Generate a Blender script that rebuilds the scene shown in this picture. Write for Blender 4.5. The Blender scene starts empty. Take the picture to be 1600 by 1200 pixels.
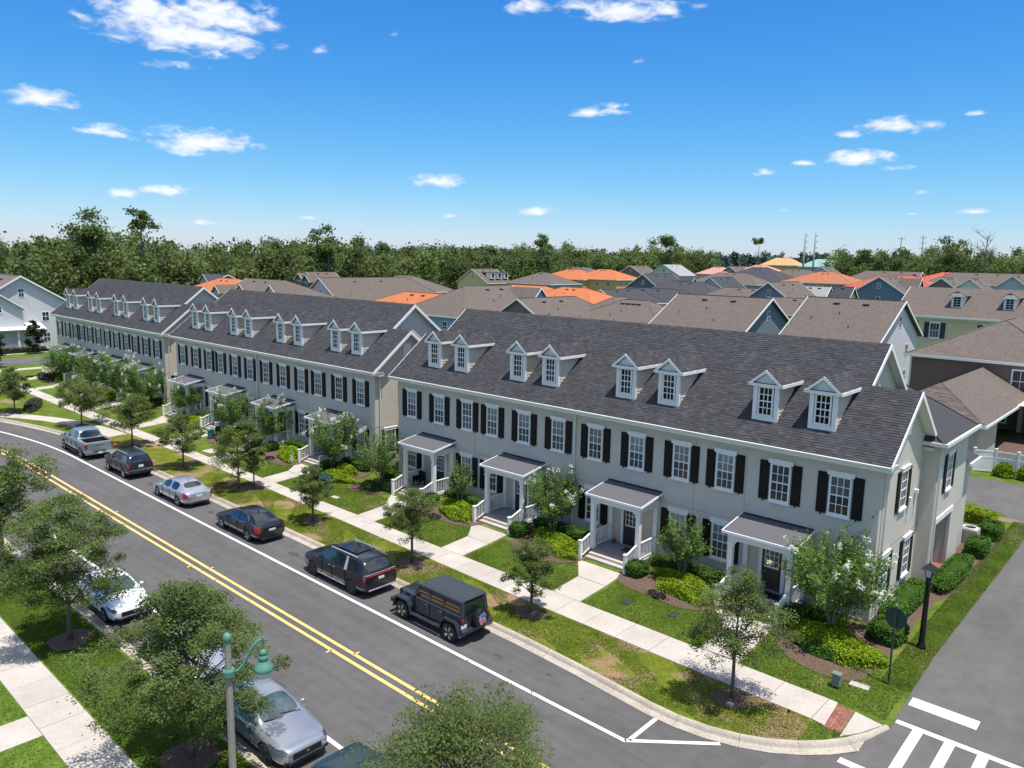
import bpy, math, random
import numpy as np
from mathutils import Vector, Matrix
RND = random.Random(7)
NR = np.random.RandomState(11)
C = bpy.context.scene.collection
sc = bpy.context.scene
# ------------------------------------------------------------------ camera
PITCH, ROLL, YAW = 0.16213, 0.018967, 0.73998
fw = Vector((-math.sin(YAW)*math.cos(PITCH), math.cos(YAW)*math.cos(PITCH), -math.sin(PITCH)))
rt = Vector((math.cos(YAW), math.sin(YAW), 0)); up = rt.cross(fw)
r2 = rt*math.cos(ROLL)+up*math.sin(ROLL); u2 = -rt*math.sin(ROLL)+up*math.cos(ROLL)
cd = bpy.data.cameras.new('camera'); cam = bpy.data.objects.new('camera', cd); C.objects.link(cam)
M = Matrix((r2, u2, -fw)).transposed().to_4x4(); M.translation = Vector((9.961, -32.707, 15.402))
cam.matrix_world = M
cd.sensor_width = 36; cd.lens = 1210.58/1600*36; cd.clip_start = .5; cd.clip_end = 9000
sc.camera = cam
# ------------------------------------------------------------------ light
SUN = Vector((.24, -.035, .97)).normalized()
SUN_STRENGTH, SKY_STRENGTH, EXPOSURE = 4.0, .125, .62
sd = bpy.data.lights.new('sun', 'SUN'); so = bpy.data.objects.new('sun', sd); C.objects.link(so)
sd.energy = SUN_STRENGTH; sd.angle = math.radians(.53); sd.color = (1, .965, .91)
so.rotation_euler = SUN.to_track_quat('Z', 'Y').to_euler()
w = bpy.data.worlds.new('World'); sc.world = w; w.use_nodes = True
nt = w.node_tree; N = nt.nodes; LK = nt.links; N.clear()
def nn(t, **k):
    n = N.new(t)
    for a, b in k.items(): setattr(n, a, b)
    return n
def vmath(op, a, b=None, c=None):
    n = nn('ShaderNodeMath', operation=op)
    for i, q in enumerate((a, b, c)):
        if q is None: continue
        if isinstance(q, (int, float)): n.inputs[i].default_value = q
        else: LK.new(q, n.inputs[i])
    return n.outputs[0]
sky = nn('ShaderNodeTexSky', sky_type='NISHITA'); sky.sun_disc = False
sky.sun_elevation = math.asin(SUN.z); sky.sun_rotation = math.atan2(SUN.x, SUN.y)
sky.air_density = 1.0; sky.dust_density = .25; sky.ozone_density = 2.5; sky.altitude = 100
# colour response of the photograph's deep blue sky, the same over the whole dome
sep = nn('ShaderNodeSeparateColor'); LK.new(sky.outputs[0], sep.inputs[0]); hs = nn('ShaderNodeCombineColor')
for i, (ga, ka) in enumerate(((1.85, .55), (1.12, .675), (.62, .92))):
    LK.new(vmath('MULTIPLY', vmath('POWER', vmath('MULTIPLY', sep.outputs[i], .166), ga), ka/.19), hs.inputs[i])
tc = nn('ShaderNodeTexCoord'); sx = nn('ShaderNodeSeparateXYZ'); LK.new(tc.outputs['Generated'], sx.inputs[0])
az = vmath('ARCTAN2', vmath('MULTIPLY', sx.outputs[0], -1.0), sx.outputs[1]); el = vmath('ARCSINE', sx.outputs[2])
CL = [(1.128,.249,.083,.03,1),(1.16,.262,.05,.02,1),(1.09,.262,.06,.022,1),(1.137,.207,.03,.008,.5),(1.274,.158,.03,.011,1),(1.214,.13,.024,.007,.9),(1.116,.127,.053,.014,1),(1.13,.121,.03,.012,1),(1.199,.064,.013,.006,.9),
(1.152,.07,.024,.007,1),(.978,.236,.01,.006,.6),(.729,.292,.023,.01,.9),(.606,.29,.064,.014,1),(.66,.295,.03,.008,.8),(.644,.178,.035,.007,.8),(.625,.184,.02,.004,.6),(.837,.093,.03,.008,1),(.71,.059,.022,.007,1),(.301,.153,.036,.009,1),
(.347,.146,.013,.005,1),(.339,.12,.032,.009,1),(.394,.116,.013,.004,.7),(.439,.106,.011,.005,.8),(.222,.161,.01,.003,.7),(.216,.059,.02,.003,.8),(1.121,.034,.018,.003,.5),(.821,.05,.01,.003,.5),(.272,.081,.012,.003,.5),
(.596,.234,.009,.003,.4),(.274,.057,.009,.002,.5),(.997,.043,.011,.002,.4),(.89,.258,.005,.004,.4),(.298,.108,.018,.004,.5),(.415,.062,.012,.002,.5),(.36,.062,.008,.002,.4)]
# the sky goes on behind the camera with the same kind of small clouds
cr = random.Random(3)
for i in range(9): CL.append((cr.uniform(1.6, 5.9), cr.uniform(.07, .4), cr.uniform(.02, .07), cr.uniform(.008, .022), 1))
cmb = nn('ShaderNodeCombineXYZ'); LK.new(vmath('MULTIPLY', az, 1.0), cmb.inputs[0]); LK.new(vmath('MULTIPLY', el, 2.2), cmb.inputs[1])
noi = nn('ShaderNodeTexNoise'); noi.inputs['Scale'].default_value = 38; noi.inputs['Detail'].default_value = 8; noi.inputs['Roughness'].default_value = .55
noi.inputs['Distortion'].default_value = .35
LK.new(cmb.outputs[0], noi.inputs['Vector'])
acc = None
for a, e, sa, se, k in CL:
    sa *= 1.22; se *= 1.3
    if a > math.pi: a -= 2*math.pi
    dx = vmath('MULTIPLY', vmath('SUBTRACT', az, a), 1/sa); dy = vmath('MULTIPLY', vmath('SUBTRACT', el, e-se*.25), 1/se)
    # flat underside: the lower half falls off faster
    dyl = vmath('MINIMUM', vmath('MULTIPLY', dy, 1.7), dy)
    d = vmath('SQRT', vmath('ADD', vmath('MULTIPLY', dx, dx), vmath('MULTIPLY', dyl, dyl)))
    m = vmath('MULTIPLY', vmath('MAXIMUM', vmath('SUBTRACT', 1.25, d), 0), k*.95)
    acc = m if acc is None else vmath('MAXIMUM', acc, m)
nz = vmath('MULTIPLY', vmath('SUBTRACT', noi.outputs[0], .525), 2.5)
gate = vmath('MINIMUM', vmath('MULTIPLY', acc, 6), 1)
cov = nn('ShaderNodeMapRange', interpolation_type='SMOOTHSTEP'); LK.new(vmath('MULTIPLY', vmath('ADD', acc, nz), gate), cov.inputs[0])
cov.inputs[1].default_value = .05; cov.inputs[2].default_value = 1.1
# unseen cloud layer added above the frame, all round, to whiten the ambient light
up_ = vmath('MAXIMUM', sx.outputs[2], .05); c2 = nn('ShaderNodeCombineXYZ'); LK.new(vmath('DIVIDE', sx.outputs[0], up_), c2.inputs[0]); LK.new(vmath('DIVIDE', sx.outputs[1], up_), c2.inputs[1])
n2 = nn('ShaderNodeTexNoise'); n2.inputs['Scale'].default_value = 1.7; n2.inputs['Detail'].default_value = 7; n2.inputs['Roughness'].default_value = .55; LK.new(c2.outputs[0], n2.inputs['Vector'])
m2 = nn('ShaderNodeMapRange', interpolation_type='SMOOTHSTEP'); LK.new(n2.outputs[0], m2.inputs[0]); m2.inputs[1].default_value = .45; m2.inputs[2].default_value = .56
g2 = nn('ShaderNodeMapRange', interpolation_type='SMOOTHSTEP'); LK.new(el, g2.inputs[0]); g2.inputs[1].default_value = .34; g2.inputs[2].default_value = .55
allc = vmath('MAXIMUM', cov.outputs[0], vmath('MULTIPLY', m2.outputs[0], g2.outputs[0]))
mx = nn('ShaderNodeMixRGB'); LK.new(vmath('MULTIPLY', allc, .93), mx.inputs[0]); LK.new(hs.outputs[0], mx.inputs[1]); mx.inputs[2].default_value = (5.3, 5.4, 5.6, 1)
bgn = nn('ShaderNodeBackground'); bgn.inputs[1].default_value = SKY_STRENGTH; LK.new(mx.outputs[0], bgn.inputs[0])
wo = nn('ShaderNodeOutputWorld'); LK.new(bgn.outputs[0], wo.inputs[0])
sc.view_settings.view_transform = 'Standard'; sc.view_settings.look = 'None'
sc.view_settings.exposure = EXPOSURE; sc.view_settings.gamma = 1; sc.view_settings.use_curve_mapping = False
sc.render.engine = 'CYCLES'
sc.cycles.max_bounces = 6; sc.cycles.diffuse_bounces = 3; sc.cycles.transparent_max_bounces = 6
# ------------------------------------------------------------------ materials
def mat(name, col, rough=.75, var=.12, scale=3, detail=5, bump=0, bscale=40, metal=0, spec=.4, tint=False, rnd=0, coat=0, col2=None, lo=.45, hi=.6, trans=0, sc3=None, nscale2=None, patch=None, tracks=None):
    m = bpy.data.materials.new(name); m.use_nodes = True; t = m.node_tree; b = t.nodes['Principled BSDF']
    def n_(ty, **k):
        n = t.nodes.new(ty)
        for a, c in k.items(): setattr(n, a, c)
        return n
    tcn = n_('ShaderNodeTexCoord'); vec = tcn.outputs['Object']
    if sc3:
        mp = n_('ShaderNodeMapping'); mp.inputs['Scale'].default_value = sc3; t.links.new(vec, mp.inputs[0]); vec = mp.outputs[0]
    no = n_('ShaderNodeTexNoise'); no.inputs['Scale'].default_value = scale; no.inputs['Detail'].default_value = detail; t.links.new(vec, no.inputs['Vector'])
    r = n_('ShaderNodeValToRGB'); e = r.color_ramp.elements
    c4 = lambda c, f: (min(c[0]*f, 1), min(c[1]*f, 1), min(c[2]*f, 1), 1)
    if col2: e[0].position, e[1].position = lo, hi; e[0].color, e[1].color = c4(col, 1), c4(col2, 1)
    else: e[0].position, e[1].position = .3, .7; e[0].color, e[1].color = c4(col, 1-var), c4(col, 1+var)
    t.links.new(no.outputs[0], r.inputs[0]); out = r.outputs[0]
    def mul(o, src):
        mm = n_('ShaderNodeMixRGB', blend_type='MULTIPLY'); mm.inputs[0].default_value = 1
        t.links.new(o, mm.inputs[1]); t.links.new(src, mm.inputs[2]); return mm.outputs[0]
    if nscale2:
        n2 = n_('ShaderNodeTexNoise'); n2.inputs['Scale'].default_value = nscale2[0]; n2.inputs['Detail'].default_value = 3; t.links.new(vec, n2.inputs['Vector'])
        mr = n_('ShaderNodeMapRange'); t.links.new(n2.outputs[0], mr.inputs[0]); mr.inputs[1].default_value = .3; mr.inputs[2].default_value = .7
        mr.inputs[3].default_value = 1-nscale2[1]; mr.inputs[4].default_value = 1+nscale2[1]; out = mul(out, mr.outputs[0])
    if tracks:    # wheel-worn lanes and old drips drawn out along the road
        for sx_, sy_, am, scl in ((tracks[0], tracks[1], tracks[2], 1.0), (1, 1, .13, 1.6)):
            mp2 = n_('ShaderNodeMapping'); mp2.inputs['Scale'].default_value = (sx_, sy_, 1); t.links.new(tcn.outputs['Object'], mp2.inputs[0])
            n5 = n_('ShaderNodeTexNoise'); n5.inputs['Scale'].default_value = scl; n5.inputs['Detail'].default_value = 6; n5.inputs['Roughness'].default_value = .6; t.links.new(mp2.outputs[0], n5.inputs['Vector'])
            mr = n_('ShaderNodeMapRange'); t.links.new(n5.outputs[0], mr.inputs[0]); mr.inputs[1].default_value = .3; mr.inputs[2].default_value = .55 if scl > 1 else .7
            mr.inputs[3].default_value = 1-am; mr.inputs[4].default_value = 1+am*(.1 if scl > 1 else 1); out = mul(out, mr.outputs[0])
    if patch:     # soft speckled patches of another colour: (colour, scale, lo, hi)
        n3 = n_('ShaderNodeTexNoise'); n3.inputs['Scale'].default_value = patch[1]; n3.inputs['Detail'].default_value = 2; t.links.new(vec, n3.inputs['Vector'])
        n4 = n_('ShaderNodeTexNoise'); n4.inputs['Scale'].default_value = 11; n4.inputs['Detail'].default_value = 6; t.links.new(vec, n4.inputs['Vector'])
        ad = n_('ShaderNodeMath', operation='MULTIPLY_ADD'); t.links.new(n4.outputs[0], ad.inputs[0]); ad.inputs[1].default_value = .45; t.links.new(n3.outputs[0], ad.inputs[2])
        mr = n_('ShaderNodeMapRange', interpolation_type='SMOOTHSTEP'); t.links.new(ad.outputs[0], mr.inputs[0]); mr.inputs[1].default_value = patch[2]+.225; mr.inputs[2].default_value = patch[3]+.225
        mm = n_('ShaderNodeMixRGB'); t.links.new(mr.outputs[0], mm.inputs[0]); t.links.new(out, mm.inputs[1]); mm.inputs[2].default_value = (*patch[0], 1); out = mm.outputs[0]
    if tint:
        at = n_('ShaderNodeAttribute'); at.attribute_name = 'tint'; out = mul(out, at.outputs['Fac'])
    if rnd:
        oi = n_('ShaderNodeObjectInfo'); mr = n_('ShaderNodeMapRange'); t.links.new(oi.outputs['Random'], mr.inputs[0])
        mr.inputs[3].default_value = 1-rnd; mr.inputs[4].default_value = 1+rnd; out = mul(out, mr.outputs[0])
    t.links.new(out, b.inputs['Base Color'])
    b.inputs['Roughness'].default_value = rough; b.inputs['Metallic'].default_value = metal
    b.inputs['Specular IOR Level'].default_value = spec; b.inputs['Coat Weight'].default_value = coat; b.inputs['Coat Roughness'].default_value = .04
    if bump:
        bn = n_('ShaderNodeTexNoise'); bn.inputs['Scale'].default_value = bscale; bn.inputs['Detail'].default_value = 4; t.links.new(vec, bn.inputs['Vector'])
        bp = n_('ShaderNodeBump'); bp.inputs['Strength'].default_value = bump; bp.inputs['Distance'].default_value = .02
        t.links.new(bn.outputs[0], bp.inputs['Height']); t.links.new(bp.outputs[0], b.inputs['Normal'])
    if trans:
        tr = n_('ShaderNodeBsdfTranslucent'); t.links.new(out, tr.inputs[0]); ms = n_('ShaderNodeMixShader'); ms.inputs[0].default_value = trans
        t.links.new(b.outputs[0], ms.inputs[1]); t.links.new(tr.outputs[0], ms.inputs[2]); t.links.new(ms.outputs[0], t.nodes['Material Output'].inputs[0])
    return m
MT = {}
def dm(k, *a, **kw): MT[k] = mat(k, *a, **kw)
dm('stucco', (.575,.51,.425), .9, .04, .5, bump=.25, bscale=60, nscale2=(5,.03))
dm('stucco_shade', (.42,.37,.30), .9, .05, .6, bump=.25, bscale=60)
dm('white', (.80,.78,.74), .5, .03, 2)
dm('gutter', (.66,.66,.60), .45, .06, 1)
dm('shutter', (.009,.007,.007), .6, .25, 4, spec=.25)
dm('shingle', (.047,.046,.050), .95, .12, 1.2, tint=True, bump=.4, bscale=90)
dm('shingle_flat', (.047,.046,.050), .95, .25, 14, detail=8, bump=.6, bscale=60)
dm('porch_roof', (.10,.098,.105), .9, .12, 30, bump=.3)
dm('flash', (.03,.03,.035), .6)
dm('glass', (.055,.065,.07), .06, .25, 1.5, rnd=.8, spec=.6)
dm('glass_pale', (.16,.19,.19), .1, .3, 1.5, rnd=.5, spec=.6)
dm('glass_dark', (.009,.010,.013), .08, .2, 2, spec=.25)
dm('door_dark', (.030,.028,.027), .5, .2, 8)
dm('door_wood', (.045,.032,.026), .5, .2, 8)
dm('siding', (.58,.51,.42), .8, .05, 3)
dm('porch_floor', (.25,.245,.24), .85, .08, 2)
dm('brick', (.24,.10,.07), .85, .2, 20, rnd=.25)
dm('metal_lt', (.55,.57,.58), .4, metal=.6)
dm('black', (.008,.008,.009), .35, .1, 3)
dm('asphalt', (.106,.101,.098), .92, .10, .22, detail=9, bump=.5, bscale=120, nscale2=(60,.16), spec=.15, tracks=(.12,2.1,.12))
dm('asphalt_pale', (.120,.113,.106), .92, .10, .3, detail=9, bump=.5, bscale=120, nscale2=(60,.14), spec=.15, tracks=(1.1,.3,.10))
dm('paint_white', (.78,.77,.74), .7, .05, 3, nscale2=(25,.07))
dm('paint_yellow', (.74,.47,.15), .7, .12, 3, nscale2=(25,.12))
dm('concrete', (.425,.38,.33), .9, .09, .8, detail=7, rnd=.05, bump=.2, nscale2=(9,.06), spec=.2)
dm('curb', (.37,.325,.265), .9, .14, 1.5, detail=7, rnd=.08, bump=.3, nscale2=(12,.14), spec=.2)
dm('ramp_brick', (.27,.12,.09), .9, .12, 8)
dm('grass', (.070,.108,.012), .95, scale=1.1, detail=9, col2=(.115,.155,.024), lo=.36, hi=.64, bump=1, bscale=45, nscale2=(9,.25), spec=.08, patch=((.24,.18,.09),.35,.60,.72))
dm('grass_bright', (.066,.120,.013), .95, scale=1.4, detail=9, col2=(.11,.168,.026), lo=.36, hi=.64, bump=1, bscale=45, nscale2=(9,.25), spec=.08)
dm('verge', (.085,.108,.010), .95, scale=1.1, detail=9, col2=(.135,.155,.020), lo=.36, hi=.64, bump=1, bscale=45, nscale2=(9,.25), spec=.08, patch=((.26,.165,.095),.42,.50,.60))
dm('dry', (.20,.15,.085), .95, scale=1.5, detail=9, col2=(.12,.125,.03), lo=.45, hi=.62, bump=1, bscale=40, nscale2=(12,.25))
dm('mulch', (.115,.072,.052), .95, .4, 14, detail=9, bump=1, bscale=40)
dm('blade', (.088,.140,.020), .95, tint=True, trans=.25, spec=.05)
dm('leaf_oak', (.150,.200,.062), .95, .18, .6, tint=True, trans=.48, spec=.05)
dm('leaf_myrtle', (.125,.215,.045), .9, .15, .6, tint=True, trans=.45, spec=.1)
dm('leaf_yellow', (.21,.30,.018), .9, .25, 1.5, tint=True, trans=.3, spec=.1)
dm('leaf_hedge', (.070,.145,.022), .85, .15, 1, tint=True, trans=.3, spec=.15)
dm('leaf_dark', (.045,.062,.024), .6, .15, .6, tint=True, trans=.2)
dm('leaf_red', (.05,.03,.025), .6, .2, 1, tint=True, trans=.2)
dm('leaf_forest', (.125,.175,.060), .95, .3, .05, tint=True, trans=.4, spec=.03)
dm('leaf_forest2', (.150,.185,.062), .95, .3, .05, tint=True, trans=.4, spec=.03)
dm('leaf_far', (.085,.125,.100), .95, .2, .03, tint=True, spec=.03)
dm('blossom', (.72,.72,.62), .8, .1, 4, tint=True, trans=.3)
dm('bark', (.13,.105,.085), .95, .25, 6, bump=.6)
dm('bark_pale', (.24,.2,.16), .95, .2, 6, bump=.4)
dm('twig_grey', (.16,.14,.125), .95, .2, 2)
dm('green_paint', (.085,.22,.16), .5, .08, 3, spec=.4)
dm('dark_green', (.010,.045,.035), .45, .1, 3)
dm('pole_conc', (.30,.265,.225), .9, .12, 5, bump=.3)
dm('lampglass', (.55,.55,.52), .3, .04, 3)
dm('utility', (.16,.2,.15), .6, .1, 3)
dm('yellow_post', (.5,.36,.03), .6, .1, 3)
dm('dark_lid', (.035,.033,.03), .9, .2, 8)
dm('teal', (.06,.22,.22), .6, .1, 3)
dm('terracotta', (.2,.09,.05), .8)
WALL = dict(bluegray=(.17,.21,.235), white=(.62,.61,.6), blue=(.27,.37,.5), darkgray=(.20,.17,.145), beige=(.58,.48,.36), yellow=(.62,.53,.34), slate=(.12,.14,.15), olive=(.56,.47,.33), gray=(.3,.3,.29),
 cream=(.6,.56,.48), yellow2=(.66,.52,.26), ochre=(.58,.38,.16), paleblue=(.54,.55,.53), lilac=(.45,.44,.46), pinkwall=(.5,.36,.27), blue2=(.14,.19,.25), brown=(.21,.135,.10), tanw=(.52,.43,.33), wood=(.55,.33,.16), tealwrap=(.2,.36,.33))
for k, c in WALL.items(): dm('w_'+k, c, .85, .05, 1.5)
ROOF = dict(tan=((.098,.076,.062),(.138,.112,.094)), dark=((.038,.038,.044),(.062,.062,.068)), orange=((.36,.105,.035),(.46,.155,.065)), orange2=((.28,.10,.045),(.38,.15,.075)), red=((.32,.07,.04),(.42,.11,.07)), pink=((.42,.2,.15),(.5,.26,.2)),
 lightgray=((.25,.25,.25),(.32,.32,.31)), brown=((.12,.09,.08),(.17,.13,.115)), woodroof=((.40,.22,.09),(.55,.36,.18)), tealroof=((.15,.30,.28),(.28,.40,.37)))
for k, (a, b_) in ROOF.items(): dm('r_'+k, a, .95, scale=5, detail=9, col2=b_, lo=.35, hi=.65, bump=.5, bscale=10, nscale2=(1.2,.06))
# ------------------------------------------------------------------ mesh helpers
class MB:
    def __init__(s): s.v = []; s.f = []; s.m = []; s.t = []
    def add(s, vs, fs, m=0, t=1.0):
        n = len(s.v); s.v += [tuple(q) for q in vs]
        for f in fs: s.f.append(tuple(i+n for i in f)); s.m.append(m); s.t.append(t)
        return s
    def quad(s, a, b, c, d, m=0, t=1.0): return s.add((a, b, c, d), ((0,1,2,3),), m, t)
    def poly(s, pts, m=0, t=1.0): return s.add(pts, (tuple(range(len(pts))),), m, t)
    def box(s, x0, y0, z0, x1, y1, z1, m=0, t=1.0):
        v = [(x0,y0,z0),(x1,y0,z0),(x1,y1,z0),(x0,y1,z0),(x0,y0,z1),(x1,y0,z1),(x1,y1,z1),(x0,y1,z1)]
        return s.add(v, ((0,3,2,1),(4,5,6,7),(0,1,5,4),(1,2,6,5),(2,3,7,6),(3,0,4,7)), m, t)
    def beam(s, a, b, w, h, m=0):          # box section bar from a to b, w sideways, h up
        a, b = Vector(a), Vector(b); d = (b-a).normalized(); sd_ = d.cross(Vector((0,0,1)))
        sd_ = Vector((1,0,0)) if sd_.length < 1e-4 else sd_.normalized(); u = sd_.cross(d).normalized()
        v = [p+sd_*i*w/2+u*j*h/2 for p in (a, b) for i, j in ((-1,-1),(1,-1),(1,1),(-1,1))]
        return s.add(v, ((0,3,2,1),(4,5,6,7),(0,1,5,4),(1,2,6,5),(2,3,7,6),(3,0,4,7)), m)
    def prism(s, pts, d, m=0, t=1.0):      # planar polygon pts pushed along vector d
        n = len(pts); P = [Vector(p) for p in pts]; d = Vector(d); v = P+[p+d for p in P]
        f = [tuple(range(n))[::-1], tuple(range(n, 2*n))]+[(i, (i+1) % n, n+(i+1) % n, n+i) for i in range(n)]
        return s.add(v, f, m, t)
    def tube(s, pts, rs, n=6, m=0, cap=True, t=1.0):
        P = [Vector(p) for p in pts]; v = []; k = len(P)
        for i, p in enumerate(P):
            d = (P[min(i+1, k-1)]-P[max(i-1, 0)]).normalized(); a = d.orthogonal().normalized(); b = d.cross(a)
            if i and abs(d.z) > .2: a = Vector((1,0,0))-d*d.x; a.normalize(); b = d.cross(a)
            elif i == 0 and abs(d.z) > .2: a = Vector((1,0,0))-d*d.x; a.normalize(); b = d.cross(a)
            for j in range(n):
                q = 2*math.pi*j/n; v.append(p+(a*math.cos(q)+b*math.sin(q))*rs[i])
        f = [(i*n+j, i*n+(j+1) % n, (i+1)*n+(j+1) % n, (i+1)*n+j) for i in range(k-1) for j in range(n)]
        if cap: f += [tuple(range(n))[::-1], tuple((k-1)*n+j for j in range(n))]
        return s.add(v, f, m, t)
    def lathe(s, prof, n=16, o=(0,0,0), m=0, ax='z', t=1.0):
        v = []
        for r, z in prof:
            for j in range(n):
                q = 2*math.pi*j/n; x, y = r*math.cos(q), r*math.sin(q)
                p = (x, y, z) if ax == 'z' else (x, z, y)
                v.append((p[0]+o[0], p[1]+o[1], p[2]+o[2]))
        f = [(i*n+j, i*n+(j+1) % n, (i+1)*n+(j+1) % n, (i+1)*n+j) for i in range(len(prof)-1) for j in range(n)]
        f += [tuple(range(n))[::-1], tuple((len(prof)-1)*n+j for j in range(n))]
        return s.add(v, f, m, t)
    def mesh(s, name, mats, smooth=False):
        me = bpy.data.meshes.new(name); me.from_pydata(s.v, [], s.f)
        for k in mats: me.materials.append(MT[k] if isinstance(k, str) else k)
        me.polygons.foreach_set('material_index', s.m)
        a = me.attributes.new('tint', 'FLOAT', 'FACE'); a.data.foreach_set('value', s.t)
        if smooth: me.polygons.foreach_set('use_smooth', [True]*len(s.f))
        me.validate(); me.update(); return me
def link(name, me, parent=None, loc=(0,0,0), rz=0, scale=None):
    o = bpy.data.objects.new(name, me); C.objects.link(o); o.parent = parent; o.location = loc; o.rotation_euler = (0,0,rz)
    if scale: o.scale = scale
    return o
def part(name, mb, mats, parent=None, loc=(0,0,0), rz=0, smooth=False):
    if isinstance(mats, str): mats = [mats]
    return link(name, mb.mesh(name, mats, smooth) if isinstance(mb, MB) else mb, parent, loc, rz)
def tag(o, label=None, cat=None, group=None, kind=None):
    for k, v in (('label', label), ('category', cat), ('group', group), ('kind', kind)):
        if v: o[k] = v
    return o
def thing(name, label, cat, loc=(0,0,0), rz=0, group=None):
    return tag(link(name, None, None, loc, rz), label, cat, group)
KIDS = {}
def copy_tree(o, parent=None):
    c = o.copy(); C.objects.link(c); c.parent = parent
    for ch in o.children: copy_tree(ch, c)
    return c
def gz(x, y):
    if y < -6.1: return .17
    if y < -2.6: return .17+(y+6.1)/3.5*.19
    if y < -.8: return .36+(y+2.6)/1.8*.14
    return .5
def npmesh(name, V, F, mats, tint=None, smooth=False):
    me = bpy.data.meshes.new(name); k = F.shape[1]
    me.vertices.add(len(V)); me.vertices.foreach_set('co', V.astype(np.float32).ravel())
    me.loops.add(F.size); me.loops.foreach_set('vertex_index', F.astype(np.int32).ravel())
    me.polygons.add(len(F)); me.polygons.foreach_set('loop_start', np.arange(0, F.size, k, dtype=np.int32)); me.polygons.foreach_set('loop_total', np.full(len(F), k, dtype=np.int32))
    for q in mats: me.materials.append(MT[q])
    if tint is None: tint = np.ones(len(F))
    a = me.attributes.new('tint', 'FLOAT', 'FACE'); a.data.foreach_set('value', tint.astype(np.float32))
    me.update(calc_edges=True); return me
def leaves(P, size, tint, rs, up_bias=.35, aspect=.6):
    """one folded-less quad per point: V (4n,3), F (n,4)"""
    n = len(P); nrm = rs.normal(size=(n, 3)); nrm[:, 2] = np.abs(nrm[:, 2])+up_bias; nrm /= np.linalg.norm(nrm, axis=1)[:, None]
    a = np.cross(nrm, rs.normal(size=(n, 3))); a /= np.linalg.norm(a, axis=1)[:, None]+1e-9; b = np.cross(nrm, a)
    s = (size*(.7+.6*rs.rand(n)))[:, None]; a *= s; b *= s*aspect
    V = np.stack([P-a, P-b*.9, P+a, P+b*.9], 1).reshape(-1, 3); F = np.arange(4*n).reshape(n, 4); return V, F
# ------------------------------------------------------------------ ground, street, paths
dm('oil', (.058,.055,.054), .8, .3, 9)
def off(x): return .0085*(x+52)**2 if x < -52 else 0.0
def sheet(name, pts, z, m, kind='structure'):
    b = MB(); b.poly([(x, y, z(x, y) if callable(z) else z) for x, y in pts]); o = part(name, b, m)
    if kind: o['kind'] = kind
    return o
def strip(name, xs, ya, yb, za, zb, m, parent=None, kind='structure', rows=1):
    b = MB(); A = [(x, ya(x), za(x) if callable(za) else za) for x in xs]; B = [(x, yb(x), zb(x) if callable(zb) else zb) for x in xs]
    for i in range(len(xs)-1): b.quad(A[i], A[i+1], B[i+1], B[i])
    o = part(name, b, m, parent)
    if kind and not parent: o['kind'] = kind
    return o
def curbpath():
    xs = [-95+i*1.5 for i in range(1, 27)]
    P = [(x, -10.4-off(x)) for x in xs if x < -54]+[(x, -10.4) for x in np.arange(-54, -10.5, 1.5)]
    P += [(-9.5,-10.43),(-8,-10.5),(-6.3,-10.6),(-4.6,-10.75),(-3,-10.88),(-2,-10.88),(-1,-10.74),(0,-10.42),(.8,-10.0),(1.5,-9.46),(2.1,-8.85),(2.6,-8.15),(3.0,-7.35),(3.3,-6.5)]
    return P
CP = curbpath()
sheet('ground', [(-4000,-4000),(4000,-4000),(4000,4000),(-4000,4000)], -.08, 'grass')
# asphalt of the street; one sheet with the side alley mouth
sheet('road', [(-125,-60),(60,-60),(60,-8.4),(3.0,-8.4),(3.0,-5.5),(-125,-5.5)], 0.0, 'asphalt')
b = MB()      # alley climbing beside the block, then the lane behind the houses
ys = [-8.5,-7.2,-6.1,-5.0,-4,-2.6,-.8,0,4,8,12,16,20,24,28,31]
az_ = lambda y: .006 if y <= -8.4 else max(.02, gz(3.5, y)-.06*min(1, (y+8.4)/1.2)-.0) if y > -7.2 else .1
def alz(y): return .006+(np.interp(y, [-8.5,-7.2,-6.1,-2.6,-.8,40], [0,.08,.12,.30,.44,.47]))
for i in range(len(ys)-1):
    b.quad((3.05,ys[i],alz(ys[i])), (10.5,ys[i],alz(ys[i])), (10.5,ys[i+1],alz(ys[i+1])), (3.05,ys[i+1],alz(ys[i+1])))
b.quad((-120,22.6,.472),(3.05,22.6,.472),(3.05,29.6,.472),(-120,29.6,.472))
b.poly([(3.06,17.2,.500),(3.06,22.75,.500),(-1.6,22.75,.500),(.2,22.1,.500),(1.6,21.1,.500),(2.5,19.6,.500)])
part('alley_pavement', b, 'asphalt_pale')['kind'] = 'structure'
sheet('side_street', [(-111.4,-12),(-103.6,-12),(-103.6,140),(-111.4,140)], .47, 'asphalt_pale')
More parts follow.
